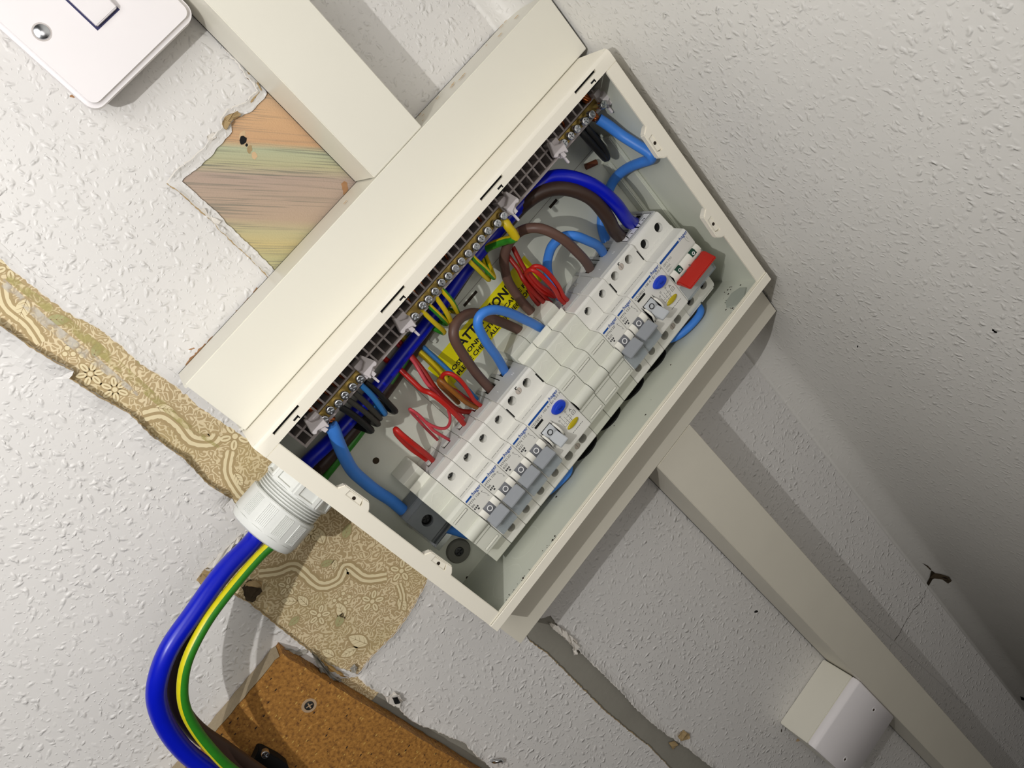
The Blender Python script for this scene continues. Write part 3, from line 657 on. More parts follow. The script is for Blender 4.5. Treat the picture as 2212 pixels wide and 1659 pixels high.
# yellow warning sticker on the back panel
st = thing('warning_sticker', 'yellow ATTENTION sticker on the back panel behind the wires', 'sticker', (175, -105, 3))
b = B(); b.box(112, 226, -104.8, -80.4, 3.02, 3.14); b.done('sticker_paper', 'sticker_yellow', st, smooth=0)
b = B(); b.text('ATTENTION!', 9.8, 141.2, -90.9, 3.16, .33, fit=58); b.text('LOOSE CONNECTIONS CAUSE FIRE', 4.8, 115.6, -97.7, 3.16, .15, fit=104)
b.text('PLEASE CHECK ALL CONNECTIONS', 4.8, 124.4, -103.4, 3.16, .15, fit=90); b.done('lettering', 'print_black', st, smooth=0)

# round plug with its screw at the bottom left of the panel
pg = thing('wall_plug_washer', 'dark grey round washer with a cross-head screw, bottom left corner of the box', 'washer', (23, -209, 3), None)
b = B(); b.lathe((22.8, -199.3, 3), (0, 0, 1), [(0, 10), (2.2, 10), (3.2, 9.2), (3.2, 4), (1.4, 3.8)], 32); b.done('washer', 'grey_plug', pg)
def screw_mesh(r=2.9, h=4., slot=.8):
    o = B().lathe((0, 0, 0), (0, 0, 1), [(0, r), (h-.7, r), (h-.15, r*.9), (h, r*.75)], 20).done('screw', 'steel', None, base=(0, 0, 0))
    c = B(); c.box(-r*.72, r*.72, -slot/2, slot/2, h-1.3, h+1); c.box(-slot/2, slot/2, -r*.72, r*.72, h-1.3, h+1)
    cut(o, c); me = o.data; bpy.data.objects.remove(o); return me
SCREW = screw_mesh(); SCREW_S = screw_mesh(2.5, 2.4, .75); SCREW_D = screw_mesh(3.6, 1.6, 1.2); SCREW_D.materials[0] = MATS['dark_steel']
def put(me, name, x, z, w, parent, rot=0., tilt=(0, 0)):
    o = bpy.data.objects.new(name, me); COL.objects.link(o); r = parent
    while r.parent: r = r.parent
    o.parent = parent; o.location = V(x, z, w) - Vector(r.location); o.rotation_euler = (tilt[0], rot, tilt[1]); return o
put(SCREW_D, 'screw', 22.8, -199.3, 4.4, pg, .2)

# ------------------------------------------------------------------ breakers
WS, WN = 46., 60.            # shoulder and nose depth
PROF = [(-123.5, 3), (-123.5, WS-1.5), (-125, WS), (-141.8, WS), (-142.2, WN-2.4), (-144.4, WN), (-185.2, WN), (-186.2, WN-1), (-186.6, WS+.3), (-205, WS), (-206.6, WS-1.5), (-206.6, 3)]
def body_with_holes(x0, x1, m, root, prof, holes=(), boxes=()):
    b = B(); b.prism(prof, x0+.12, x1-.12, 'x', .3, 2); o = b.done('body', m, root, smooth=40)
    if holes or boxes:
        c = B()
        for (x, z, w, r, d) in holes: c.cyl((x, z, w-d), (x, z, w+6), r, n=20)
        for bx in boxes: c.box(*bx)
        cut(o, c)
    return o
def mcb(x, kind, rate, label, wire_hole=True):
    r = thing('circuit_breaker', label, 'circuit breaker', (x+8.75, -206.6, 3), 'single-pole circuit breakers')
    xc = x+8.75
    bx = [(xc-5, xc+2.6, -129, -122, 17, 24)] if wire_hole else [(xc-6, xc-1, -129, -122, 13, 16.5), (xc-2.5, xc+1.5, -129, -122, 15, 19.5)]
    body_with_holes(x, x+17.5, 'device_grey', r, PROF, [(xc, -130.6, WS, 3.1, 7), (xc, -196.6, WS, 3.3, 8)], bx)
    b = B(); b.box(x+1, x+16.5, -123.7, -122.3, 29, 33.5, .4); b.box(x+.3, x+17.2, -123.6, -122.8, 12, 29, .3); b.done('terminal_shroud', 'device_top_grey', r)
    cutb = r.children[-1]
    q = B(); [q.box(k[0]+.1, k[1]-.1, -128.9, -125.6, k[4]+.1, k[5]-.1) for k in bx[:1]]; q.done('terminal_mouth_shade', 'black', r, smooth=0)  # black filler paints the shade down the wire hole
    c = B(); [c.box(*q) for q in bx]; cut(cutb, c)
    put(SCREW_S, 'terminal_screw', xc, -130.6, WS-7.5, r, .5).data = SCREW_D; put(SCREW_D, 'terminal_screw', xc, -196.6, WS-9, r, .9)
    # switch: cheeks, indicator barrel with ring, lever
    for xa, xb in ((x+.5, x+5), (x+12.4, x+17)):
        q = B(); q.prism([(-157.6, WN-1)]+[(-162.2-4.6*math.cos(t), WN+.2+3.4*math.sin(t)) for t in [math.pi*i/10 for i in range(10)]][::-1][::-1]+[(-166.8, WN-1)], xa, xb, 'x'); q.done('toggle_cheek', 'toggle_cream', r)
    q = B(); q.prism([(-158, WN-1)]+[(-163-5*math.cos(t), WN-.2+3*math.sin(t)) for t in [math.pi*i/10 for i in range(10)]]+[(-168, WN-1)], x+5, x+12.4, 'x'); ind = q.done('indicator', 'toggle_dark', r)
    q = B(); q.ring((xc, -161.4, WN+2.5), (0, .2, 1), 2.15, 1.6, .35); q.done('off_ring', 'print_white', ind)
    q = B(); q.box(x+7.5, x+12.2, -166.3, -165.7, WN+1.6, WN+2.9); q.done('shadow_slot', 'black', ind, smooth=0)
    lv = B(); lv.prism([(-164.8, WN+2.2), (-170.9, WN+9.6), (-172.4, WN+8.9), (-169.2, WN-.5), (-166, WN-.5)], x+1, x+16.5, 'x', .35); lv.done('lever', 'toggle_grey', r)
    cv = B(); cv.prism([(-171.5, WN+.1), (-170.6, WN+4.2), (-184, WN+3.2), (-185.8, WN+.1)], x+.7, x+16.9, 'x', .3); cv.done('label_window', 'clear_plastic', r)
    q = B(); q.box(x+15, x+16.6, -165.6, -163.4, WN+2.2, WN+2.9); q.done('latch_notch', 'grime_and_hole_dark', r, smooth=0)
    q = B(); q.box(x+1, x+6.9, -145.6, -144.2, WN, WN+.06, 0); q.text(':hager', 3.9, x+7.2, -145.9, WN, .07, sx=1.0); q.done('logo', 'logo_blue', r, smooth=0)
    q = B(); q.text(kind, 2.7, x+1, -149.1, WN, .0, sx=1.08); q.text(rate, 2.7, x+1, -152, WN, .0, sx=1.08)
    for k in range(3): q.box(x+1+1.5*k, x+2.1+1.5*k, -154.6, -153.2, WN, WN+.04)
    q.box(x+3, x+4.4, -156.6, -155.3, WN, WN+.04)
    q.box(x+13.9, x+14.1, -149.8, -148.2, WN, WN+.04); q.box(x+13.2, x+14.9, -149.1, -148.9, WN, WN+.04); q.prism([(x+14, -150), (x+13.8, -150.1), (x+15.2, -153.2), (x+15.4, -153.1)], WN, WN+.04, 'w'); q.box(x+14.4, x+15.4, -155.1, -154.9, WN, WN+.04); q.box(x+15.2, x+15.4, -156.2, -153.6, WN, WN+.04)
    q.done('printed_text', 'print_dark', r, smooth=0)
    q = B()
    for a_, b_ in ((0, 5.2), (5.9, 8), (8.6, 14)): q.box(x+1.5+a_, x+1.5+b_, -142.05, -141.9, WS+7.5, WS+7.9)
    q.done('vent_line', 'print_grey', r, smooth=0)
    return r
BL = [(-119, 3), (-115, 22), (-111.5, 25.5), (-115.5, 27.5), (-123, 27.5), (-123.4, 31.2), (-118.6, 33.2), (-118.6, 34.2), (-125, 34.5), (-124.5, WS-1), (-126, WS-.4), (-141.8, WS), (-142.4, WN-2.6), (-144.6, WN-.4)]
def blank(x, label):
    r = thing('blank_module', label, 'blank module', (x+8.75, -206.6, 3), 'blanking modules in the breaker row')
    bulge = [(-164.8-4.9*math.cos(t), WN-.2+4.2*math.sin(t)) for t in [math.pi*i/10 for i in range(11)]]
    prof = [(-112.5, 3), (-112.5, 21), (-115.5, 25.8), (-124.2, 26.2), (-124.2, WS-1.2), (-125.5, WS), (-141.8, WS), (-142.4, WN-2.6), (-144.6, WN-.4)]+bulge+[(-170.2, WN+1), (-172, WN+1), (-173, WN-.2), (-185.4, WN-.2), (-186.4, WN-1), (-187, WS+.3), (-205.4, WS-.4), (-206.6, WS-1.6), (-206.6, 3)]
    b = B(); b.prism(prof, x+.2, x+17.3, 'x', .25, 1); b.done('body', 'blank_grey', r, smooth=24)
    b = B(); b.box(x+.3, x+17.2, -124.5, -118.4, 31.4, 32.8, .3); b.done('snap_rib', 'emboss_grey', r)
    for z in (-148.6, -182.6): b = B(); b.box(x+2.2, x+15.4, z-.7, z+.7, WN-.4, WN+.25, .2); b.done('raised_bar', 'emboss_grey', r)
    for z in (-148.6, -182.6):
        q = B(); q.box(x+1.8, x+15.8, z-1.1, z-1.0, WN-.3, WN-.1); q.box(x+1.8, x+15.8, z+1.0, z+1.1, WN-.3, WN-.1); q.box(x+15.7, x+15.8, z-1, z+1, WN-.3, WN-.1); q.done('groove', 'print_grey', r, smooth=0)
    b = B(); b.text('TO FIT CUT', 2.3, x+8.7, -134.6, WS-.02, 0, .14, 'CENTER', 1.15); b.text('THIS WAY', 2.3, x+8.7, -138, WS-.02, 0, .14, 'CENTER', 1.2)
    for s_ in (1, -1): b.prism([(x+8.7, -127.6), (x+8.7, -128.2), (x+8.7+s_*5, -131.4), (x+8.7+s_*5, -130.8)][::s_], WS-.1, WS+.14, 'w')
    b.done('embossed_text', 'emboss_grey', r, smooth=0)
    return r
def rcd(x, label):
    r = thing('residual_current_device', label, 'RCD', (x+17.5, -206.6, 3), 'two-module RCDs')
    xa, xb = x+8, x+25.1
    hs = [(xa, -129.3, WS, 3.5, 9), (xb, -129.3, WS, 3.5, 9), (xa, -197, WS, 3.7, 9), (xb, -197, WS, 3.7, 9), (x+16.6, -128.4, WS, 2.6, 1.2), (x+18, -197.6, WS, 2.6, 1.2)]
    body_with_holes(x, x+35, 'device_grey', r, PROF, hs, [(xa-5, xa+5, -131, -122, 11, 22), (xb-5, xb+5, -131, -122, 11, 22)])
    top = B(); top.box(x+.2, x+34.8, -123.7, -122.9, 4, 40.5, .2); top = top.done('terminal_shroud', 'device_top_grey', r)
    c = B(); c.box(xa-5, xa+5, -131, -121, 3, 22); c.box(xb-5, xb+5, -131, -121, 3, 22); cut(top, c)
    for xx in (xa, xb): q = B(); q.box(xx-4.9, xx+4.9, -130.9, -125.4, 11.1, 21.9); q.done('terminal_mouth_shade', 'black', r, smooth=0)  # black fillers painted as the shade inside both terminals
    b = B(); b.box(x+16.2, x+17, -122.95, -122.8, 6, 22); b.done('partition_slot', 'black', r, smooth=0)
    b = B(); b.text('N', 3.2, x+24, -122.9, 33, .05, face='top'); b.text('1', 3.2, x+7, -122.9, 33, .05, face='top'); b.done('embossed_mark', 'print_white', r, smooth=0)
    for xx in (xa, xb): put(SCREW_D, 'terminal_screw', xx, -129.3, WS-10, r, .7); put(SCREW_D, 'terminal_screw', xx, -197, WS-10, r, .2)
    for xx, zz in ((x+16.6, -128.4), (x+18, -197.6)):
        b = B(); b.lathe((xx, zz, WS-1.3), (0, 0, 1), [(0, 2.45), (.9, 2.45), (1, 2.2)], 20); p_ = b.done('blind_rivet', mat('rivet', 'bdb2a8', .5) if 'rivet' not in MATS else 'rivet', r)
        b = B(); b.box(xx-.25, xx+.25, zz-2, zz+2, WS-.32, WS-.26); b.done('slot_mark', 'print_grey', p_, smooth=0)
    b = B(); b.box(x+15.4, x+16.2, -126.2, -124.5, WS, WS+.06); b.box(x+15.4, x+17.6, -125, -124.4, WS, WS+.06); b.box(x+.2, x+1.2, -139.5, -130, WS-.3, WS+.05); b.box(x+33.8, x+34.8, -139.5, -130, WS-.3, WS+.05); b.done('latch_gap', 'black', r, smooth=0)
    b = B(); b.box(x+1, x+23.6, -145.5, -143.9, WN, WN+.06); b.text(':hager', 4, x+24, -145.6, WN, .07, sx=1.02); b.done('logo', 'logo_blue', r, smooth=0)
    b = B(); b.text('CD285U', 2.9, x+1.4, -149, WN, 0, sx=1.1); b.text('100 A / I', 2.6, x+14.6, -148.4, WN, 0, sx=1.08); b.text('Δn 0,03 A', 2.6, x+23.6, -148.4, WN, 0, sx=1.04)
    b.text('A', 3.6, x+29.4, -164.6, WN, 0)
    for (u0, v0, u1, v1) in ((19, -164, 19.2, -170), (21.4, -162, 21.6, -170), (23.6, -163, 23.8, -171.5), (19, -170, 27, -169.8), (20.4, -172.5, 26.6, -172.3), (26.4, -172.5, 26.6, -163), (24.6, -165.6, 28, -165.4), (24.6, -168.4, 28, -168.2), (27.8, -168.4, 28, -165.6), (22.4, -167.6, 24.4, -167.4), (20, -167.6, 21, -167.4)):
        b.box(x+u0, x+u1, v0, v1, WN, WN+.04)
    for cx, cz in ((19.1, -162.6), (21.5, -160.8), (27, -161.6)): b.ring((x+cx, cz, WN-.02), (0, 0, 1), .75, .5, .06, 12)
    for k in range(7): b.box(x+20+1.7*k, x+21.2+1.7*k, -178.4, -178, WN, WN+.04)
    b.box(x+29.4, x+32.8, -168.6, -165.6, WN, WN+.02)
    b.done('printed_text', 'print_dark', r, smooth=0)
    b = B(); b.box(x+29.7, x+32.5, -168.3, -165.9, WN, WN+.05); b.done('symbol_field', 'device_grey', r, smooth=0)
    b = B(); b.prism([(x+30, -167.4), (x+31, -166.4), (x+31.2, -167.6), (x+32.2, -166.6), (x+32.2, -166.9), (x+31, -167.9), (x+30.9, -166.8), (x+30, -167.7)], WN, WN+.08, 'w'); b.done('wave_symbol', 'print_dark', r, smooth=0)
    b = B()
    for k, (u, L) in enumerate(((2, 3), (5.4, 3.6), (9.6, 2.6), (12.8, 4), (17.4, 2), (20, 5))): b.box(x+u, x+u+L, -142.15, -142.0, WS+5.8, WS+6.3)
    b.done('fine_print', 'print_grey', r, smooth=0)
    b = B(); b.box(x+2.6, x+11.4, -151.6, -149.7, WN-.5, WN+.05); b.done('indicator_window', 'black', r, smooth=0)
    b = B(); b.box(x+2.6, x+11.4, -152.5, -151.7, WN-.2, WN+.1, .1); b.done('window_sill', 'emboss_grey', r)
    b = B(); b.lathe((x+25.6, -153.8, WN-.5), (0, 0, 1), [(0, 6.5), (3.2, 6.3), (4.4, 5.4), (4.6, 4.6), (4.3, 0.3)], 28, .58, (0, 1, 0)); bt_ = b.done('test_button', 'button_blue', r)
    b = B(); b.text('Test', 2.2, x+23.4, -154.6, WN+4.35, .02); b.done('button_text', mat('bt', '0d2a8a', .4) if 'bt' not in MATS else 'bt', bt_, smooth=0)
    b = B(); b.lathe((x+25, -172.6, WN-.3), (0, 0, 1), [(0, 6), (.8, 5.9), (1.6, 4.6), (1.9, 1)], 26, .34, (0, 1, 0)); b.done('indicator_lens', 'lens_yellow', r)
    # off/on toggle between two round ears
    for u in (1.6, 13.2):
        b = B(); b.prism([(-158.2, WN-1)]+[(-165-7*math.cos(t), WN-1+6.4*math.sin(t)) for t in [math.pi*i/12 for i in range(1, 12)]]+[(-172, WN-1)], x+u, x+u+1.7, 'x', .3, 1); b.done('toggle_ear', 'toggle_cream', r)
    b = B(); b.prism([(-157, WN-1), (-157.2, WN+.6), (-160, WN+2.2), (-164.6, WN+2.6), (-168, WN-1)], x+3.3, x+12.9, 'x', .2, 1); ind = b.done('indicator', 'toggle_light', r)
    b = B(); b.ring((x+8, -161, WN+2.1), (0, .1, 1), 2.3, 1.7, .4); b.done('off_ring', 'print_black', ind)
    b = B(); b.box(x+3.2, x+12.9, -157.1, -156.6, WN-.2, WN+.1); b.box(x+2.9, x+3.4, -166, -156.8, WN-.2, WN+.15); b.box(x+12.8, x+13.2, -166, -156.8, WN-.2, WN+.15); b.done('shadow_gap', 'black', r, smooth=0)
    b = B(); b.prism([(-163.6, WN+2.4), (-170, WN+11.5), (-171.6, WN+10.6), (-168.4, WN-.5), (-166, WN-.5)], x+4, x+12.4, 'x', .35); b.done('lever', 'toggle_light', r)
    return r
def main_switch(x):
    r = thing('main_switch', 'grey main switch with long red handle at the right end of the row', 'main switch', (x+17.5, -206.6, 3))
    xa, xb = x+8.7, x+26.2
    prof = [(-124, 3), (-124, WS-4.5), (-125.2, WS-3.2), (-127.4, WS-2.2), (-138.4, WS-.4), (-138.8, WS+.6), (-141.6, WS+1), (-142.2, WN-2.2), (-144.4, WN), (-156.6, WN), (-157, WN-.6), (-184.6, WN-.6), (-186.4, WN-2), (-187.5, WS), (-203.4, WS-1), (-206.6, WS-3), (-206.6, 3)]
    hs = [(xa, -132.4, WS, 3.7, 12), (xb, -132.4, WS, 3.7, 12), (xa, -196.5, WS, 3.7, 12), (xb, -196.5, WS, 3.7, 12)]
    body_with_holes(x, x+35, 'device_grey', r, prof, hs, [(xa-6, xa+6, -132, -122, 17, 27.5), (xb-6, xb+6, -132, -122, 17, 27.5)])
    top = B(); top.box(x+.2, x+34.8, -124.2, -123.2, 4, 39.5, .2); top = top.done('terminal_shroud', 'device_top_grey', r)
    c = B(); c.box(xa-6, xa+6, -131, -121, 3, 27.5); c.box(xb-6, xb+6, -131, -121, 3, 27.5); cut(top, c)
    for xx in (xa, xb):
        q = B(); q.box(xx-5.9, xx+5.9, -131.9, -125.6, 17.1, 27.4); q.done('terminal_mouth_shade', 'black', r, smooth=0)  # black filler gives the terminal hole its painted shade
        for zz in (-132.4, -196.5): q = B(); q.cyl((xx, zz, WS-11.9), (xx, zz, WS-5), 3.66); q.done('screw_well_shade', 'black', r)  # black plug paints the screw hole as dark inside
    b = B(); b.box(x+2, x+32.5, -123.2, -123.1, 28.6, 37.8); lb = b.done('arrow_label', 'print_white', r, smooth=0)
    b = B()
    for (u0, u1, w0, w1) in ((2, 32.5, 28.6, 29.2), (2, 32.5, 37.2, 37.8), (2, 2.6, 28.6, 37.8), (31.9, 32.5, 28.6, 37.8), (16.4, 17.8, 28.6, 37.8)): b.box(x+u0, x+u1, -123.1, -123.04, w0, w1)
    for u in (5, 19.6):
        b.prism([(x+u, 36.4), (x+u+.7, 36.4), (x+u+2.8, 31), (x+u+9.6, 31), (x+u+9.6, 30.4), (x+u+2.2, 30.4)], -123.1, -123.04, 'z')
    b.text('N', 4, x+24, -123.06, 36, .05, face='top'); b.text('1', 4, x+9.6, -123.06, 36, .05, face='top'); b.done('arrow_print', 'print_black', lb, smooth=0)
    b = B(); b.box(x+.8, x+24, -145.7, -143.9, WN, WN+.06); b.text(':hager', 4, x+24.4, -145.8, WN, .07, sx=1.04); b.done('logo', 'logo_blue', r, smooth=0)
    b = B(); b.text('SBN 290', 2.7, x+1.4, -149.4, WN, 0, sx=1.05); b.text('100A', 2.7, x+1.4, -152.4, WN, 0, sx=1.05); b.text('400V~', 2.2, x+1.4, -155, WN, 0)
    b.box(x+29.6, x+29.8, -150, -147.4, WN, WN+.04); b.box(x+31.4, x+31.6, -150, -147.4, WN, WN+.04); b.prism([(x+29.7, -150), (x+30.9, -152.6), (x+31.1, -152.6), (x+29.9, -150)], WN, WN+.04, 'w'); b.done('printed_text', 'print_grey', r, smooth=0)
    b = B()
    for k in range(5): b.box(x+4+6*k, x+6.2+6*k, -142.3, -142.1, WS+7, WS+9.4)
    b.done('moulded_mark', 'print_grey', r, smooth=0)
    b = B(); b.prism([(-157.2, WN-1)]+[(-162-4.8*math.cos(t), WN-.8+3.4*math.sin(t)) for t in [math.pi*i/10 for i in range(10)]]+[(-168.5, WN-1)], x+1, x+34, 'x'); bar = b.done('switch_barrel', 'toggle_cream', r)
    for u in (6.4, 23.8):
        b = B(); b.prism([(-157.3, WN+.5), (-158.4, WN+2.2), (-162, WN+2.75), (-162, WN+2.5), (-158.4, WN+1.9), (-157.4, WN+.3)][::-1], x+u, x+u+5.4, 'x'); f = b.done('off_flag', 'flag_green', r, smooth=60)
        b = B(); b.ring((x+u+2.7, -160.1, WN+2.4), (0, .25, 1), 1.3, .8, .35); b.done('off_ring', 'print_white', f)
    b = B()
    for u, L in ((7, 6), (24.5, 6)): b.box(x+u, x+u+L, -164.9, -164.3, WN+2, WN+2.9)
    for u in (17.4, 33): b.box(x+u, x+u+.7, -165.2, -163, WN+1.6, WN+2.9)
    b.done('shadow_slot', 'print_grey', r, smooth=0)
    b = B(); b.prism([(-165, WN+2.4), (-165.2, WN+5), (-171.2, WN+13), (-172.8, WN+12.2), (-170.4, WN+6), (-168.6, WN-.5), (-166.2, WN-.5)], x+1.2, x+34.2, 'x', .7); b.done('handle', 'handle_red', r)
    b = B(); b.prism([(-171.5, WN-.6), (-171, WN+4.6), (-184, WN+3.2), (-186, WN-.8)], x+1, x+34.4, 'x', .3); b.done('label_window', 'clear_plastic', r)
    b = B()
    for u in (.6, 18): b.box(x+u, x+u+16, -208.6, -203.4, WS-9, WS-4, .4)
    b.done('terminal_lip', 'device_grey', r)
    return r
X0 = 35.8
blank(X0, 'grey blank module at the left end of the breaker row')
mcb(X0+17.5, 'MTN 106', 'B6', 'B6 breaker next to the left end blank, fed by a looped thick red wire')
mcb(X0+35, 'MTN 106', 'B6', 'second B6 breaker from the left, fed by thin pinkish wires')
mcb(X0+52.5, 'MTN120', 'B20', 'B20 breaker between a B6 and the B32 in the left group')
mcb(X0+70, 'MTN 132', 'B32', 'B32 breaker beside the left RCD, with red and tan wires')
rcd(X0+87.5, 'left RCD with blue test button, between breakers and three blanks')
blank(X0+122.5, 'blank module touching the right side of the left RCD')
blank(X0+140, 'middle one of the three blank modules between the RCD groups')
blank(X0+157.5, 'blank module just left of the right group B20 breaker')
mcb(X0+175, 'MTN120', 'B20', 'B20 breaker in the right group under a bunch of red wires')
mcb(X0+192.5, 'MTN 132', 'B32', 'B32 breaker beside the right RCD with an empty top terminal', False)
rcd(X0+210, 'right RCD with blue test button, next to the red main switch')
main_switch(X0+245)

# ------------------------------------------------------------------ terminal carrier and bars under the top flange
cr = thing('terminal_carrier', 'pale plastic lattice rail behind the terminal screws under the top flange', 'terminal rail', (172, -34, 40))
b = B()
for za, zb in ((-34.6, -32.4), (-25.4, -24), (-16.6, -15.2), (-8.6, -7.2)): b.box(16, 329, za, zb, 27, 50, .2, 1)
x = 16
while x < 330: b.box(x, x+1.3, -34, -7.4, 27.5, 49.6); x += 7.07
b.done('lattice', 'carrier_grey', cr, smooth=0)
def clip(x, mirror, idx):
    """white end clip of a terminal bar, with ears and a small peg"""
    sg = -1 if mirror else 1
    q = [(-1.4, 8.0), (.4, 7.0), (.5, 3.6), (6.0, 1.0), (8.4, 2.2), (6.6, -6.6), (5.0, -6.4), (4.6, -4.6), (-1, -2.6), (-3.2, -3.8), (-5.2, -2.4), (-5, -1)]
    pts = [(x+sg*(a*.9-3.4), -27.5+c*1.02) for a, c in q]
    if sg > 0: pts = pts[::-1]
    b = B(); b.prism(pts, 53, 57.5, 'w', .5, 1); b.box(x-4, x+4, -34, -22, 44, 53, .3, 1); b.box(x-sg*1-1.5, x-sg*1+1.5, -35.5, -30, 50, 56, .3, 1); o = b.done('end_clip', 'clip_white', cr)
    b = B(); b.box(x-1, x+.6, -41.5, -35, 51, 53, .3, 1); b.done('peg', 'clip_white', o)
def bar(xs, zs, label, lifts, name='terminal_bar'):
    t = thing(name, label, 'terminal bar', ((xs[0]+xs[-1])/2, -36, 42), 'brass terminal bars')
    xa, xb = min(xs)-4, max(xs)+4
    b = B(); b.box(xa, xb, -32.4, -25.2, 42, 50.4, .4, 1); b.done('brass_bar', 'brass', t)
    for i, (x, z) in enumerate(zip(xs, zs)):
        l = lifts[i] if i < len(lifts) else 0
        o = put(SCREW, 'terminal_screw', x, z, 50.4+l, t, random.random()*1.5)
        if l > 1: b = B(); b.cyl((x, z, 50), (x, z, 50.6+l), 2.2); b.done('screw_shank', 'steel', t)
    return t
def copper_stub(x, p, r=.9):
    b = B(); b.tube([(x, -23.5, 46), (x+random.uniform(-.3, .3), -20, 47.5), (x+random.uniform(-1.4, 1.4), -15.5, 46)], r, 8, 4); b.done('copper_end', 'copper', p)
def rope(x, z0, z1, w, p, r=2.6):
    b = B()
    for k in range(7):
        a = 6.283*k/7; b.tube([(x+r*.62*math.cos(a+t*2.2), z0+(z1-z0)*t, w+r*.62*math.sin(a+t*2.2)) for t in (0, .33, .66, 1)], r*.38, 6, 3)
    b.done('copper_strand', 'copper', p, smooth=60)
sc = [P(px, py, 54.5) for px, py in ((701, 907), (714, 887), (732, 873), (746, 855), (763, 837), (779, 820))]
nb1 = bar([s[0] for s in sc], [s[1] for s in sc], 'short six-screw brass bar at the left, with black and blue wires', [1.4, .6])
sc = [P(px, py, 53.8) for px, py in ((882+15, 684), (913, 660), (926, 647), (940, 630), (954, 611), (969, 597), (984, 580), (997, 565), (1012, 548), (1029, 533), (1040, 516), (1054, 499), (1073, 483), (1086, 467))]
eb = bar([s[0] for s in sc], [s[1] for s in sc], 'long fourteen-screw brass bar in the middle, with green and yellow wires', [0]*12+[1.5, 1.8])
sc = [P(px, py, 55) for px, py in ((1221, 309), (1235, 293), (1248, 278), (1263, 262), (1276, 248), (1296, 228))]
nb2 = bar([s[0] for s in sc], [s[1] for s in sc], 'short six-screw brass bar at the right, with screws standing proud', [0, .4, 1, 2.4, 3, 6])
for x, mr, i in ((33.5, False, 0), (78, True, 1), (118.5, False, 2), (223.5, True, 3), (279, False, 4), (329, True, 5)): clip(x, mr, i)
for o, xs in ((nb1, (44, 51, 58, 65)), (eb, (131, 138, 145, 152, 159, 170, 187, 205)), (nb2, (296,))):
    for x in xs: copper_stub(x, o)
rope(37, -24, -14, 46, nb1); rope(321, -24, -15, 48, nb2, 3.2)

# ------------------------------------------------------------------ wires
def cable(name, label, pts, r, m, group=None, n=12, sub=5, extra=None, cat='wire'):
    """points are (pixel x, pixel y, depth w) or plan points tagged 'p'"""
    q = [P(*p) if p[0] != 'p' else p[1:] for p in pts]
    b = B(); b.tube(q, r, n, sub); o = b.done(name, m, None, smooth=60)
    tag(o, label, cat, group)
    return o
TZ = -123.5
# thick tails inside the box
cable('supply_cable', 'thick royal blue cable running behind the bars into the main switch', [('p', 2, -52, 32), (660, 1004, 22), (722, 944, 18), (800, 856, 18), (866, 772, 18), (918, 706, 19), (966, 640, 19), (1014, 572, 20), (1074, 498, 23), (1136, 430, 30), (1170, 396, 34), (1198, 382, 38), (1240, 385, 44), (1288, 405, 47), (1330, 441, 44), (1356, 476, 34), ('p', 304.5, -126, 22.5)], 5.2, 'blue_dark', cat='cable')
cable('supply_cable', 'thick dark brown cable arching beside the royal blue one into the main switch', [('p', 4, -62, 14), (700, 1000, 8), (820, 860, 8), (930, 700, 8), (1030, 552, 10), (1096, 480, 20), (1134, 440, 30), (1178, 412, 38), (1226, 408, 44), (1276, 428, 46), (1310, 466, 42), (1326, 496, 34), ('p', 288.5, -126, 22)], 5.2, 'brown_dark', cat='cable')
cable('earth_cable', 'green and yellow cable lying at the left of the back panel under the bars', [('p', 3, -70, 26), (690, 1046, 8), (735, 988, 8), (775, 938, 8), (815, 880, 9), (846, 826, 10), (880, 776, 10), (930, 700, 9), (985, 622, 9), (1024, 566, 14), (1046, 540, 22), (1068, 528, 31), (1094, 519, 40), (1106, 517, 46), (1113, 513, 48)], 3.1, 'green_yellow_1', cat='cable')
cable('earth_cable', 'thick green and yellow stub bent down from the right end of the long bar', [('p', 209.5, -31, 47), (1089, 479, 50), (1098, 490, 51), (1108, 503, 50), (1114, 514, 48)], 3.1, 'green_yellow_0', cat='cable')
b = B(); b.tube([(210, -27, 46.5), (209.8, -31, 47)], 2.2, 8, 3); b.done('copper_end', 'copper', eb)
cable('neutral_cable', 'thick light blue cable dropping from the left bar to the grey connector block', [(715, 919, 51), (722, 932, 50), (731, 957, 46), (746, 990, 40), (763, 1018, 33), (787, 1040, 27), (812, 1060, 23), (846, 1082, 18), (880, 1109, 14), (925, 1128, 12), (970, 1140, 12), (1010, 1152, 12), (1050, 1160, 10), (1085, 1160, 9)], 4.5, 'blue_light', cat='cable')
rope(39.5, -36.5, -30, 47, nb1, 3.1)
cable('neutral_cable', 'thick light blue cable bent sharply against the right side of the box', [(1293, 257, 48), (1313, 270, 50), (1341, 291, 53), (1374, 312, 60), (1398, 327, 66), (1408, 337, 68), (1404, 345, 63), (1388, 350, 53), (1360, 361, 35), (1338, 376, 21), (1322, 396, 13), (1309, 430, 9), (1301, 464, 7), (1301, 495, 6), (1316, 540, 6)], 3.9, 'blue_light', cat='cable')
rope(318, -37, -31, 48, nb2, 3.1)
cable('link_cable', 'greyish brown link looping from the right RCD past the bars and back down', [('p', 253.8, -126, 16.5), (1266, 566, 30), (1248, 546, 40), (1215, 516, 46), (1170, 494, 44), (1132, 496, 36), (1104, 518, 27), (1090, 550, 20), (1090, 578, 15), (1100, 612, 12), (1130, 655, 10), (1168, 694, 9), (1215, 745, 8)], 3.7, 'brown', cat='cable')
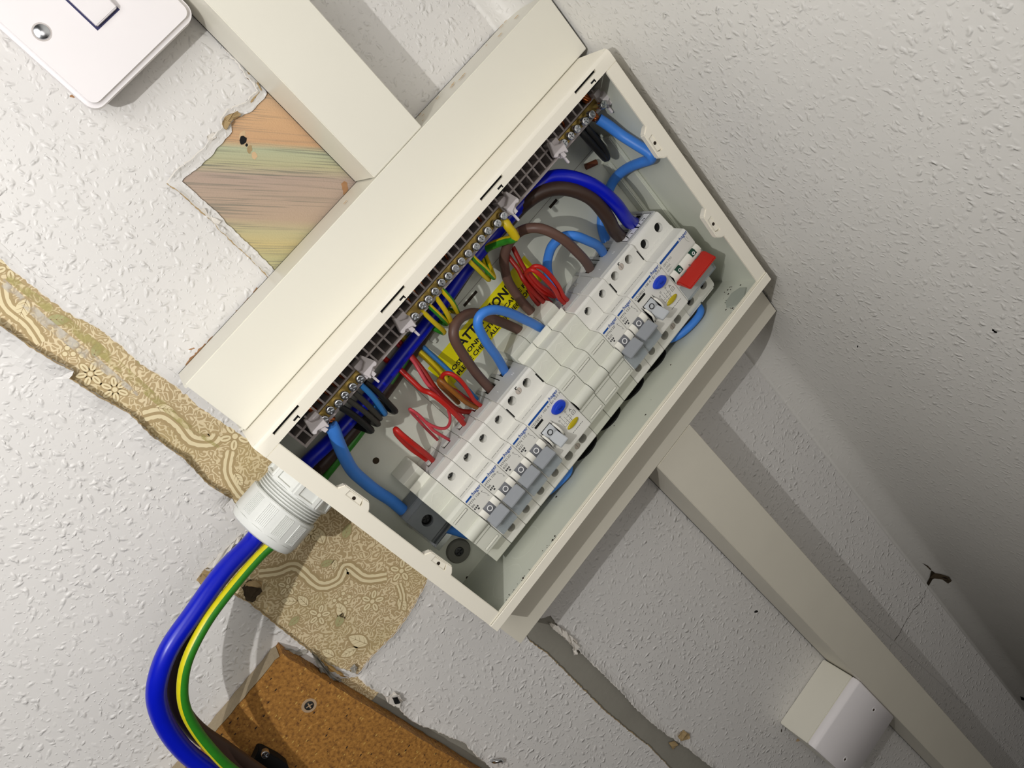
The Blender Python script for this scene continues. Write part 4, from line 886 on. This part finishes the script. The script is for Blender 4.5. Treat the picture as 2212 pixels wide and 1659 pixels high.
cable('link_cable', 'light blue link looping out of the right RCD top terminal', [('p', 270.9, -126, 16), (1293, 532, 30), (1272, 521, 38), (1242, 510, 42), (1215, 512, 38), (1194, 530, 32), (1185, 552, 26), (1182, 577, 21), (1189, 604, 15), (1215, 650, 9)], 3.6, 'blue_light', cat='cable')
cable('link_cable', 'light blue link looping out of the left RCD top terminal across the sticker', [('p', 148.4, -126, 16), (1074, 772, 34), (1051, 740, 46), (1034, 708, 54), (1034, 687, 56), (1047, 674, 56), (1070, 669, 53), (1101, 676, 46), (1132, 690, 37), (1160, 704, 28), (1200, 730, 10)], 3.4, 'blue_light', cat='cable')
cable('link_cable', 'greyish brown link looping out of the left RCD beside the light blue one', [('p', 131.3, -126, 16), (1028, 805, 26), (1000, 765, 36), (982, 733, 40), (981, 708, 40), (991, 691, 38), (1009, 679, 34), (1032, 677, 30), (1063, 688, 24), (1095, 701, 18), (1124, 715, 13), (1160, 740, 8)], 3.7, 'brown', cat='cable')
cable('link_cable', 'light blue cable end curving below the right RCD', [('p', 256, -205, 20), ('p', 258, -210.5, 29), ('p', 264, -212.6, 37), ('p', 276, -212.8, 42.5), ('p', 289, -212.6, 43.5), ('p', 296, -212.4, 38), ('p', 298, -211, 28), ('p', 298, -205, 20)], 3.1, 'blue_light', cat='cable')
cable('link_cable', 'light blue cable end curving below the B32 breaker of the left group', [('p', 92, -205, 20), ('p', 94, -210.5, 26), ('p', 102, -212.6, 31), ('p', 114, -212.8, 35), ('p', 124, -212.8, 35.5), ('p', 130, -211.5, 28), ('p', 131, -205, 20)], 3.1, 'blue_light', cat='cable')
# small circuit wires
RG = 'red circuit wires on the breakers'
def loopw(label, pts, r, m, grp=None, name='circuit_wire', n=9): return cable(name, label, pts, r, m, grp, n, 4)
loopw('bright red wire doubled back in a loop at the leftmost breaker', [('p', 62.7, -126, 20), (925, 985, 28), (908, 971, 34), (884, 952, 38), (866, 937, 38), (855, 927, 36), (857, 937, 31), (872, 954, 26), (892, 972, 20), (918, 990, 14), (945, 1012, 8)], 2.0, 'red')
loopw('thin pinkish wire with its tip bent up, left of the pair on the second breaker', [('p', 82.6, -126, 18.5), (951, 939, 26), (935, 929, 29), (922, 915, 30), (905, 897, 31), (886, 884, 31), (888, 890, 25), (900, 903, 20), (920, 925, 13), (945, 950, 8)], 1.15, 'pink_red')
loopw('thin pinkish wire bending up to the red bundle from the second breaker', [(905, 899, 30), (923, 914, 30), (945, 924, 29), (962, 925, 27), (971, 915, 24), (972, 900, 20), (968, 885, 16)], 1.15, 'pink_red')
loopw('bright red wire lying on top of the bundle at the left B20 breaker', [('p', 97.6, -126, 21.5), (991, 903, 30), (979, 890, 34), (953, 866, 37), (930, 849, 36), (912, 842, 30), (890, 822, 24), (862, 796, 18), (835, 778, 12), (815, 760, 8)], 2.0, 'red')
loopw('dark red wire under the bundle running down to the left B32 breaker', [('p', 110, -126, 16), (990, 886, 22), (962, 863, 25), (938, 836, 25), (916, 803, 23), (892, 773, 19), (874, 752, 14), (850, 725, 9)], 2.0, 'red_dark')
loopw('pinkish red wire crossing from the cables to the left B20 breaker', [('p', 101, -126, 16), (972, 875, 22), (944, 851, 26), (922, 827, 26), (905, 799, 24), (891, 777, 20), (870, 755, 14), (850, 735, 9)], 1.5, 'pink_red')
loopw('short dark red wire below the tan wire at the left B32 breaker', [('p', 116, -126, 14), (1006, 860, 20), (990, 848, 22), (972, 838, 22), (958, 826, 24), (952, 815, 27)], 1.6, 'red_dark')
loopw('tan brown wire entering the left B32 breaker beside the red hook', [('p', 114.4, -126, 21), (1009, 870, 29), (992, 857, 32), (970, 838, 33), (950, 821, 31), (952, 832, 26), (972, 852, 19), (990, 870, 12)], 1.9, 'brown_yellow')
loopw('bright red hook of wire over the tan wire at the left B32 breaker', [('p', 116.6, -126, 23), (1026, 867, 30), (1016, 852, 35), (1000, 828, 39), (984, 813, 40), (968, 806, 38), (957, 810, 34), (956, 820, 29), (966, 834, 24), (984, 850, 18)], 1.6, 'red')
loopw('thin mid blue wire running down to the left RCD behind the red hook', [(1030, 862, 14), (1012, 843, 18), (990, 820, 18), (966, 797, 16), (940, 773, 13), (910, 745, 10), (885, 720, 8)], 1.7, 'blue_mid')
loopw('green and yellow wire running down the panel left of the mid blue wire', [(1000, 862, 10), (975, 834, 11), (950, 803, 11), (928, 780, 11), (897, 752, 9), (870, 728, 7)], 2.4, 'green_yellow_0')
for i, (lab, pts, r, m) in enumerate([
    ('red wire entering the right B20 breaker, left of the top pair', [('p', 218.6, -126, 21), (1208, 643, 30), (1200, 628, 36), (1184, 610, 40), (1165, 592, 42), (1150, 583, 41), (1142, 584, 37), (1138, 592, 31), (1152, 612, 25), (1172, 630, 19), (1195, 640, 12)], 1.8, 'red'),
    ('red wire entering the right B20 breaker, right of the top pair', [('p', 222, -126, 21), (1217, 640, 30), (1206, 618, 36), (1189, 595, 41), (1173, 580, 43), (1158, 575, 42), (1148, 580, 38), (1144, 590, 32), (1164, 614, 26), (1184, 628, 20), (1200, 640, 13)], 1.8, 'red'),
    ('long red wire reaching from behind the long bar, front one', [(1088, 538, 14), (1103, 560, 18), (1120, 582, 22), (1131, 604, 25), (1147, 625, 24), (1164, 643, 19), (1184, 662, 11), (1200, 676, 7)], 1.9, 'red_dark'),
    ('long red wire reaching from behind the long bar, right one', [(1108, 534, 15), (1122, 562, 19), (1134, 584, 23), (1142, 602, 25), (1156, 622, 22), (1172, 638, 17), (1190, 655, 10)], 1.9, 'red_dark'),
    ('red wire sagging lowest of the bunch beside the brown link', [(1128, 592, 24), (1140, 616, 23), (1150, 640, 18), (1162, 656, 12), (1178, 670, 7)], 1.9, 'red_dark')]):
    loopw(lab, pts, r, m, RG)
def drop(label, p0, p1, p2, back, r, m, grp, w=(49, 46, 38, 22)):
    (a, b_, c_), d = (p0, p1, p2), back
    return loopw(label, [(*a, w[0]), (*b_, w[1]), (*c_, w[2]), (c_[0]+1.5, c_[1]+4.5, w[2]-5), (c_[0]-5, c_[1]+3, w[3]), (*d, 10)], r, m, grp)
EG = 'green and yellow wires on the long bar'
drop('green and yellow wire hanging at the left end of the long bar', (908, 668), (938, 697), (957, 714), (912, 697), 1.75, 'green_yellow_2', EG)
drop('green and yellow wire second from the left on the long bar', (925, 658), (948, 680), (963, 695), (934, 682), 1.75, 'green_yellow_3', EG)
drop('green and yellow wire third from the left on the long bar', (941, 641), (962, 671), (973, 692), (950, 668), 1.75, 'green_yellow_0', EG)
drop('green and yellow wire bent like a hook, fourth on the long bar', (953, 624), (976, 651), (986, 670), (962, 668), 1.9, 'green_yellow_1', EG)
loopw('left one of the yellow wire pair hanging from the middle of the long bar', [(1006, 554, 48), (1014, 564, 46), (1031, 581, 42), (1048, 598, 36), (1056, 604, 30), (1054, 592, 22), (1046, 572, 14), (1040, 550, 9)], 1.75, 'green_yellow_2', EG)
loopw('right one of the yellow wire pair hanging from the middle of the long bar', [(1016, 546, 48), (1026, 560, 46), (1046, 578, 42), (1061, 594, 37), (1067, 600, 31), (1063, 588, 23), (1054, 566, 15), (1046, 545, 9)], 1.75, 'green_yellow_3', EG)
BG = 'black wires on the left bar'
drop('black wire at the right end of the left bar, looped furthest out', (788, 826), (814, 846), (851, 884), (806, 862), 2.0, 'cable_black', BG, (46, 44, 40, 24))
drop('short blue wire between black wires on the left bar', (780, 832), (803, 854), (829, 889), (800, 868), 2.0, 'blue_mid', None)
drop('greyish black wire just left of the short blue wire', (766, 848), (792, 872), (818, 900), (786, 886), 2.0, 'cable_grey', BG)
drop('greyish black wire third from the left bar end, between two black loops', (750, 862), (781, 884), (814, 912), (776, 898), 1.9, 'cable_grey', BG)
drop('thick black wire lowest on the left bar, above the light blue cable', (734, 878), (765, 898), (799, 926), (760, 916), 2.3, 'cable_black', BG)
loopw('thick black double loop hanging from the right bar, front strand', [(1254, 282, 46), (1264, 294, 46), (1284, 316, 44), (1302, 336, 40), (1308, 342, 34), (1302, 332, 24), (1286, 308, 14), (1272, 288, 9)], 2.7, 'cable_black', 'black loops on the right bar')
loopw('thick black double loop hanging from the right bar, right strand', [(1263, 272, 46), (1276, 286, 46), (1294, 308, 44), (1308, 330, 40), (1311, 341, 35), (1307, 330, 25), (1292, 304, 15), (1278, 284, 9)], 2.7, 'cable_black', 'black loops on the right bar')
x, z = at(1273, 356, 3); t = tag(B().cyl((x-4.5, z+1.8, 5), (x+4.5, z-1.8, 6.2), 2.3, 2.3, 14).done('wall_plug', 'plug_brown', None), 'small brown wall plug lying below the right bar', 'plug')
# grey connector block on the light blue cable
gb = thing('connector_block', 'dark grey screw connector block gripping the light blue cable at lower left', 'connector', (27, -172, 3))
b = B(); b.prism([(-133.6, 4), (-133.6, 21), (-137, 25), (-163, 25), (-163.2, 19), (-171.4, 17), (-171.4, 4)], 16.5, 37, 'x', .5); o = b.done('housing', 'grey_block', gb)
c = B(); c.cyl((27, -149.5, 18), (27, -149.5, 30), 4.7); cut(o, c)
put(SCREW_D, 'clamp_screw', 27, -149.5, 19.5, gb, .6)
b = B(); b.ring((27, -149.5, 18.2), (0, 0, 1), 4.6, 3.9, 4); b.done('thread_ring', 'dark_steel', gb)
b = B(); b.box(16.8, 36.8, -166.2, -164.8, 17, 22, .4); b.box(16.8, 36.8, -171, -169.6, 16, 20.5, .4); b.done('lower_rib', 'grey_block', gb)

# ------------------------------------------------------------------ cable gland and the supply tails outside
gz, gw = -52, 40
gl = thing('cable_gland', 'white plastic cable gland on the left side of the fuse box', 'cable gland', (-20, gz-23, gw))
b = B()
hexr = lambda r, k=6, a0=0.: [(gz+r*math.cos(a0+6.283*i/k), gw+r*math.sin(a0+6.283*i/k)) for i in range(k)]
b.prism(hexr(24.5, 8, .39), -11, -.2, 'x', 1.2); o = b.done('lock_nut', 'gland_white', gl)
c = B()
for k in range(8):
    a = .785*k+.0; n_ = Vector((math.cos(a), math.sin(a))); tt = Vector((-n_.y, n_.x))
    q = [n_*21.2+tt*5.6, n_*26+tt*5.6, n_*26-tt*5.6, n_*21.2-tt*5.6]; c.prism([(gz+v.x, gw+v.y) for v in q], -8.6, -2.2, 'x')
cut(o, c)
b = B(); pr = [(0, 20)]
for k in range(5): pr += [(.4+1.9*k, 22.4), (1.1+1.9*k, 22.4), (1.5+1.9*k, 20.6), (1.9+1.9*k, 20.6)]
b.lathe((-10.5, gz, gw), (-1, 0, 0), pr+[(10.5, 20)], 40); b.done('thread', 'gland_white', gl)
b = B(); b.prism(hexr(24.4, 12, .26), -39.5, -20.6, 'x', .5); b.lathe((-39.3, gz, gw), (-1, 0, 0), [(0, 23.6), (2.5, 23.3), (4.6, 22.2), (5.6, 20.2), (5.6, 12.5), (1, 12)], 40); o = b.done('dome_nut', 'gland_white', gl)
for a in (.52, 1.05, 1.57, 2.09):
    b = B()
    for k in range(-3, 4):
        n_ = Vector((math.cos(a), math.sin(a))); tt = Vector((-n_.y, n_.x)); q = n_*23.55+tt*(k*1.15)
        d_ = [q+n_*.5+tt*.28, q+n_*.5-tt*.28, q-n_*.4-tt*.28, q-n_*.4+tt*.28]; b.prism([(gz+v.x, gw+v.y) for v in d_], -37, -23, 'x')
    b.done('grip_ribs', 'gland_white', o, smooth=0)
b = B()
for _ in range(60):
    x = random.uniform(-10, -1); a = random.uniform(.1, 1.2); r = random.uniform(.12, .35); q = (gz+24.3*math.cos(.39), 0)
    z0 = -30+random.uniform(-.5, .8); b.box(x-r, x+r, -30.0+.6, -29.5, gw+random.uniform(-8, 9), gw+random.uniform(-8, 9)+.3)
tails = 'heavy cables leaving the gland at the left'
cable('supply_cable', 'thick bright blue cable curving down the wall from the white gland', [('p', -36, -48, 46), (543, 1172, 48), (481, 1236, 60), (416, 1327, 70), (366, 1400, 75), (341, 1468, 76), (340, 1520, 74), (362, 1575, 70), (401, 1624, 66), (452, 1664, 62), (520, 1712, 58)], 5.9, 'blue_dark', None, 20, 6, cat='cable')
cable('earth_cable', 'green cable with yellow stripe curving down beside the thick bright blue one', [('p', -36, -61, 52), (568, 1194, 54), (506, 1264, 64), (448, 1341, 73), (406, 1422, 77), (394, 1486, 77), (402, 1537, 75), (428, 1584, 72), (467, 1631, 69), (500, 1662, 66), (560, 1708, 62)], 3.4, 'tail_green', None, 16, 6, cat='cable')
cable('supply_cable', 'dark brown cable mostly hidden behind the bright blue and green cables', [('p', -36, -55, 33), (541, 1176, 33), (478, 1244, 44), (420, 1328, 54), (388, 1402, 58), (376, 1472, 58), (388, 1532, 56), (426, 1580, 52), (480, 1618, 48), (540, 1660, 46), (600, 1700, 44)], 5.9, 'brown_dark', None, 20, 6, cat='cable')

# ------------------------------------------------------------------ chipboard, switch, lower boxes
cb = thing('chipboard_panel', 'bare brown chipboard panel screwed to the wall at the bottom left', 'board', (-150, -420, 0))
b = B(); N = 44
xs_ = [(-107.5+random.uniform(-.5, .4), -131.5-290*i/N) for i in range(N+1)]
top = [(-260+152.5*i/24, -130.6+random.uniform(-.35, .35)) for i in range(24)]
b.prism([(-260, -421)]+top+[(-110, -131.8)]+xs_+[(-107.5, -421)], .2, 17.5, 'w'); b.done('board', 'chipboard', cb, smooth=0)
b = B(); b.strip([[(x, z+.35, w) for x, z in top+[(-110, -131.5)]] for w in (1, 17.1)]); b.done('sawn_edge', mat('sawn_edge', 'a3947a', .9, var=.15, vs=400, bump=.4, bs=900), cb, smooth=0)
x, z = at(668, 1525, 18); b = B(); b.lathe((x, z, 17.45), (0, 0, 1), [(0, 5.6), (.15, 5.4), (.12, 4.2)], 24); b.done('countersink', mat('countersink', 'a98f72', .8), cb)
put(SCREW_D, 'board_screw', x, z, 16.6, cb, .4)
bk = thing('cable_bracket', 'black plastic cable bracket with a screw, on the chipboard by the bottom edge', 'bracket', (-165, -185, 17.5))
b = B(); b.prism([at(px, py, 20) for px, py in ((541, 1641), (556, 1609), (566, 1610), (600, 1628), (618, 1642), (622, 1652), (610, 1690), (540, 1690))], 17.6, 26, 'w', .6); b.done('strap', 'rubber_black', bk)
x, z = at(572, 1626, 26.5); put(SCREW, 'bracket_screw', x, z, 25.5, bk, .3)
x, z = at(1072, 1644, 4); nl = thing('bent_nail', 'bent metal nail in the torn paper near the bottom edge of the picture', 'nail', (x, z-6, 0))
b = B(); b.tube([(x-3, z+1, -1), (x-1.5, z+1.5, 4), (x+1, z+.5, 6), (x+2.4, z-3, 5), (x+1.6, z-7, 3)], 1.5, 10, 5); b.done('shank', 'steel', nl, smooth=60)
x, z = at(620, 1432, 3); b = B(); q = [at(px, py, 1) for px, py in ((598, 1446), (606, 1432), (620, 1422), (636, 1418), (642, 1421), (624, 1430), (610, 1440), (603, 1449))]; b.prism(q, .4, 5, 'w', .2, 1)
tag(b.done('tape_scrap', 'yellow_tape', None), 'scrap of yellow tape stuck out above the chipboard corner', 'tape')

sp = thing('light_switch', 'white wall switch with rocker in the top left corner of the photo', 'light switch', (127, 178, 0))
b = B(); b.box(90, 165.5, 181, 253, .3, 16, 4, 3); b.done('back_box', 'white_plastic', sp)
def rrect(x0, x1, z0, z1, r, n=6):
    q = []
    for cx, cz, a0 in ((x1-r, z1-r, 0), (x0+r, z1-r, 1.5708), (x0+r, z0+r, 3.1416), (x1-r, z0+r, 4.7124)):
        q += [(cx+r*math.cos(a0+1.5708*i/n), cz+r*math.sin(a0+1.5708*i/n)) for i in range(n+1)]
    return q
b = B(); b.prism(rrect(87.2, 168.4, 177.6, 263, 7), 16, 29, 'w', 2.6, 3); b.done('face_plate', 'white_plastic', sp, smooth=50)
qa = [at(px, py, 30) for px, py in ((208, 60), (250, 14))]
b = B(); b.box(qa[0][0]-.5, qa[1][0]+.5, qa[0][1]-1.2, 256, 28.4, 29.15); b.done('rocker_gap', mat('rocker_gap', '2b2b55', .6), sp, smooth=0)
b = B(); b.prism([(qa[0][1], 28.8), (qa[0][1], 32.6), (qa[0][1]+3.4, 33.2), (255, 30.4), (255, 28.8)], qa[0][0]+.6, qa[1][0], 'x', .5); b.done('rocker', 'white_plastic', sp)
x, z = at(90, 68, 30); b = B(); b.lathe((x, z, 28.9), (0, 0, 1), [(0, 4.8), (.25, 4.7), (.2, 4.2)], 24); b.done('screw_recess', mat('recess', 'bfb8b4', .4), sp)
b = B(); b.lathe((x, z, 29), (0, 0, 1), [(0, 4.1), (.7, 3.7), (1.3, 2.4), (1.5, .4)], 24); b.done('fixing_screw', 'steel', sp)

lb = thing('socket_box', 'white surface box with a blank cover beside the trunking at lower right', 'socket box', (132, -740, 0))
b = B(); b.box(91, 173.8, -736, -649, .3, 38, .8); b.done('back_box', 'trunk_plastic', lb)
b = B(); b.prism([(-737, 38), (-737, 45), (-734.5, 47.2), (-653.4, 47.2), (-649.4, 43.6), (-648.8, 38)], 91, 174, 'x', .8); b.done('blank_plate', 'white_plastic', lb, smooth=50)
for px, py in ((1888, 1533), (1826, 1640)):
    x, z = at(px, py, 47.2); b = B(); b.lathe((x, z, 47.1), (0, 0, 1), [(0, 3.4), (.3, 3.3), (.3, 2.2), (.12, 2)], 20); o = b.done('screw_cap', 'white_plastic', lb)
    b = B(); b.lathe((x-.5, z+.3, 47.2), (0, 0, 1), [(0, 1.4), (.15, 1.3)], 14); b.done('screw_hole', 'dirt', o)
b = B()
for i in range(1): b.box(91.2, 173.6, -651.2, -650.6, 38.3, 38.6)
b.done('joint_line', 'print_grey', lb, smooth=0)
bpy.context.view_layer.update()
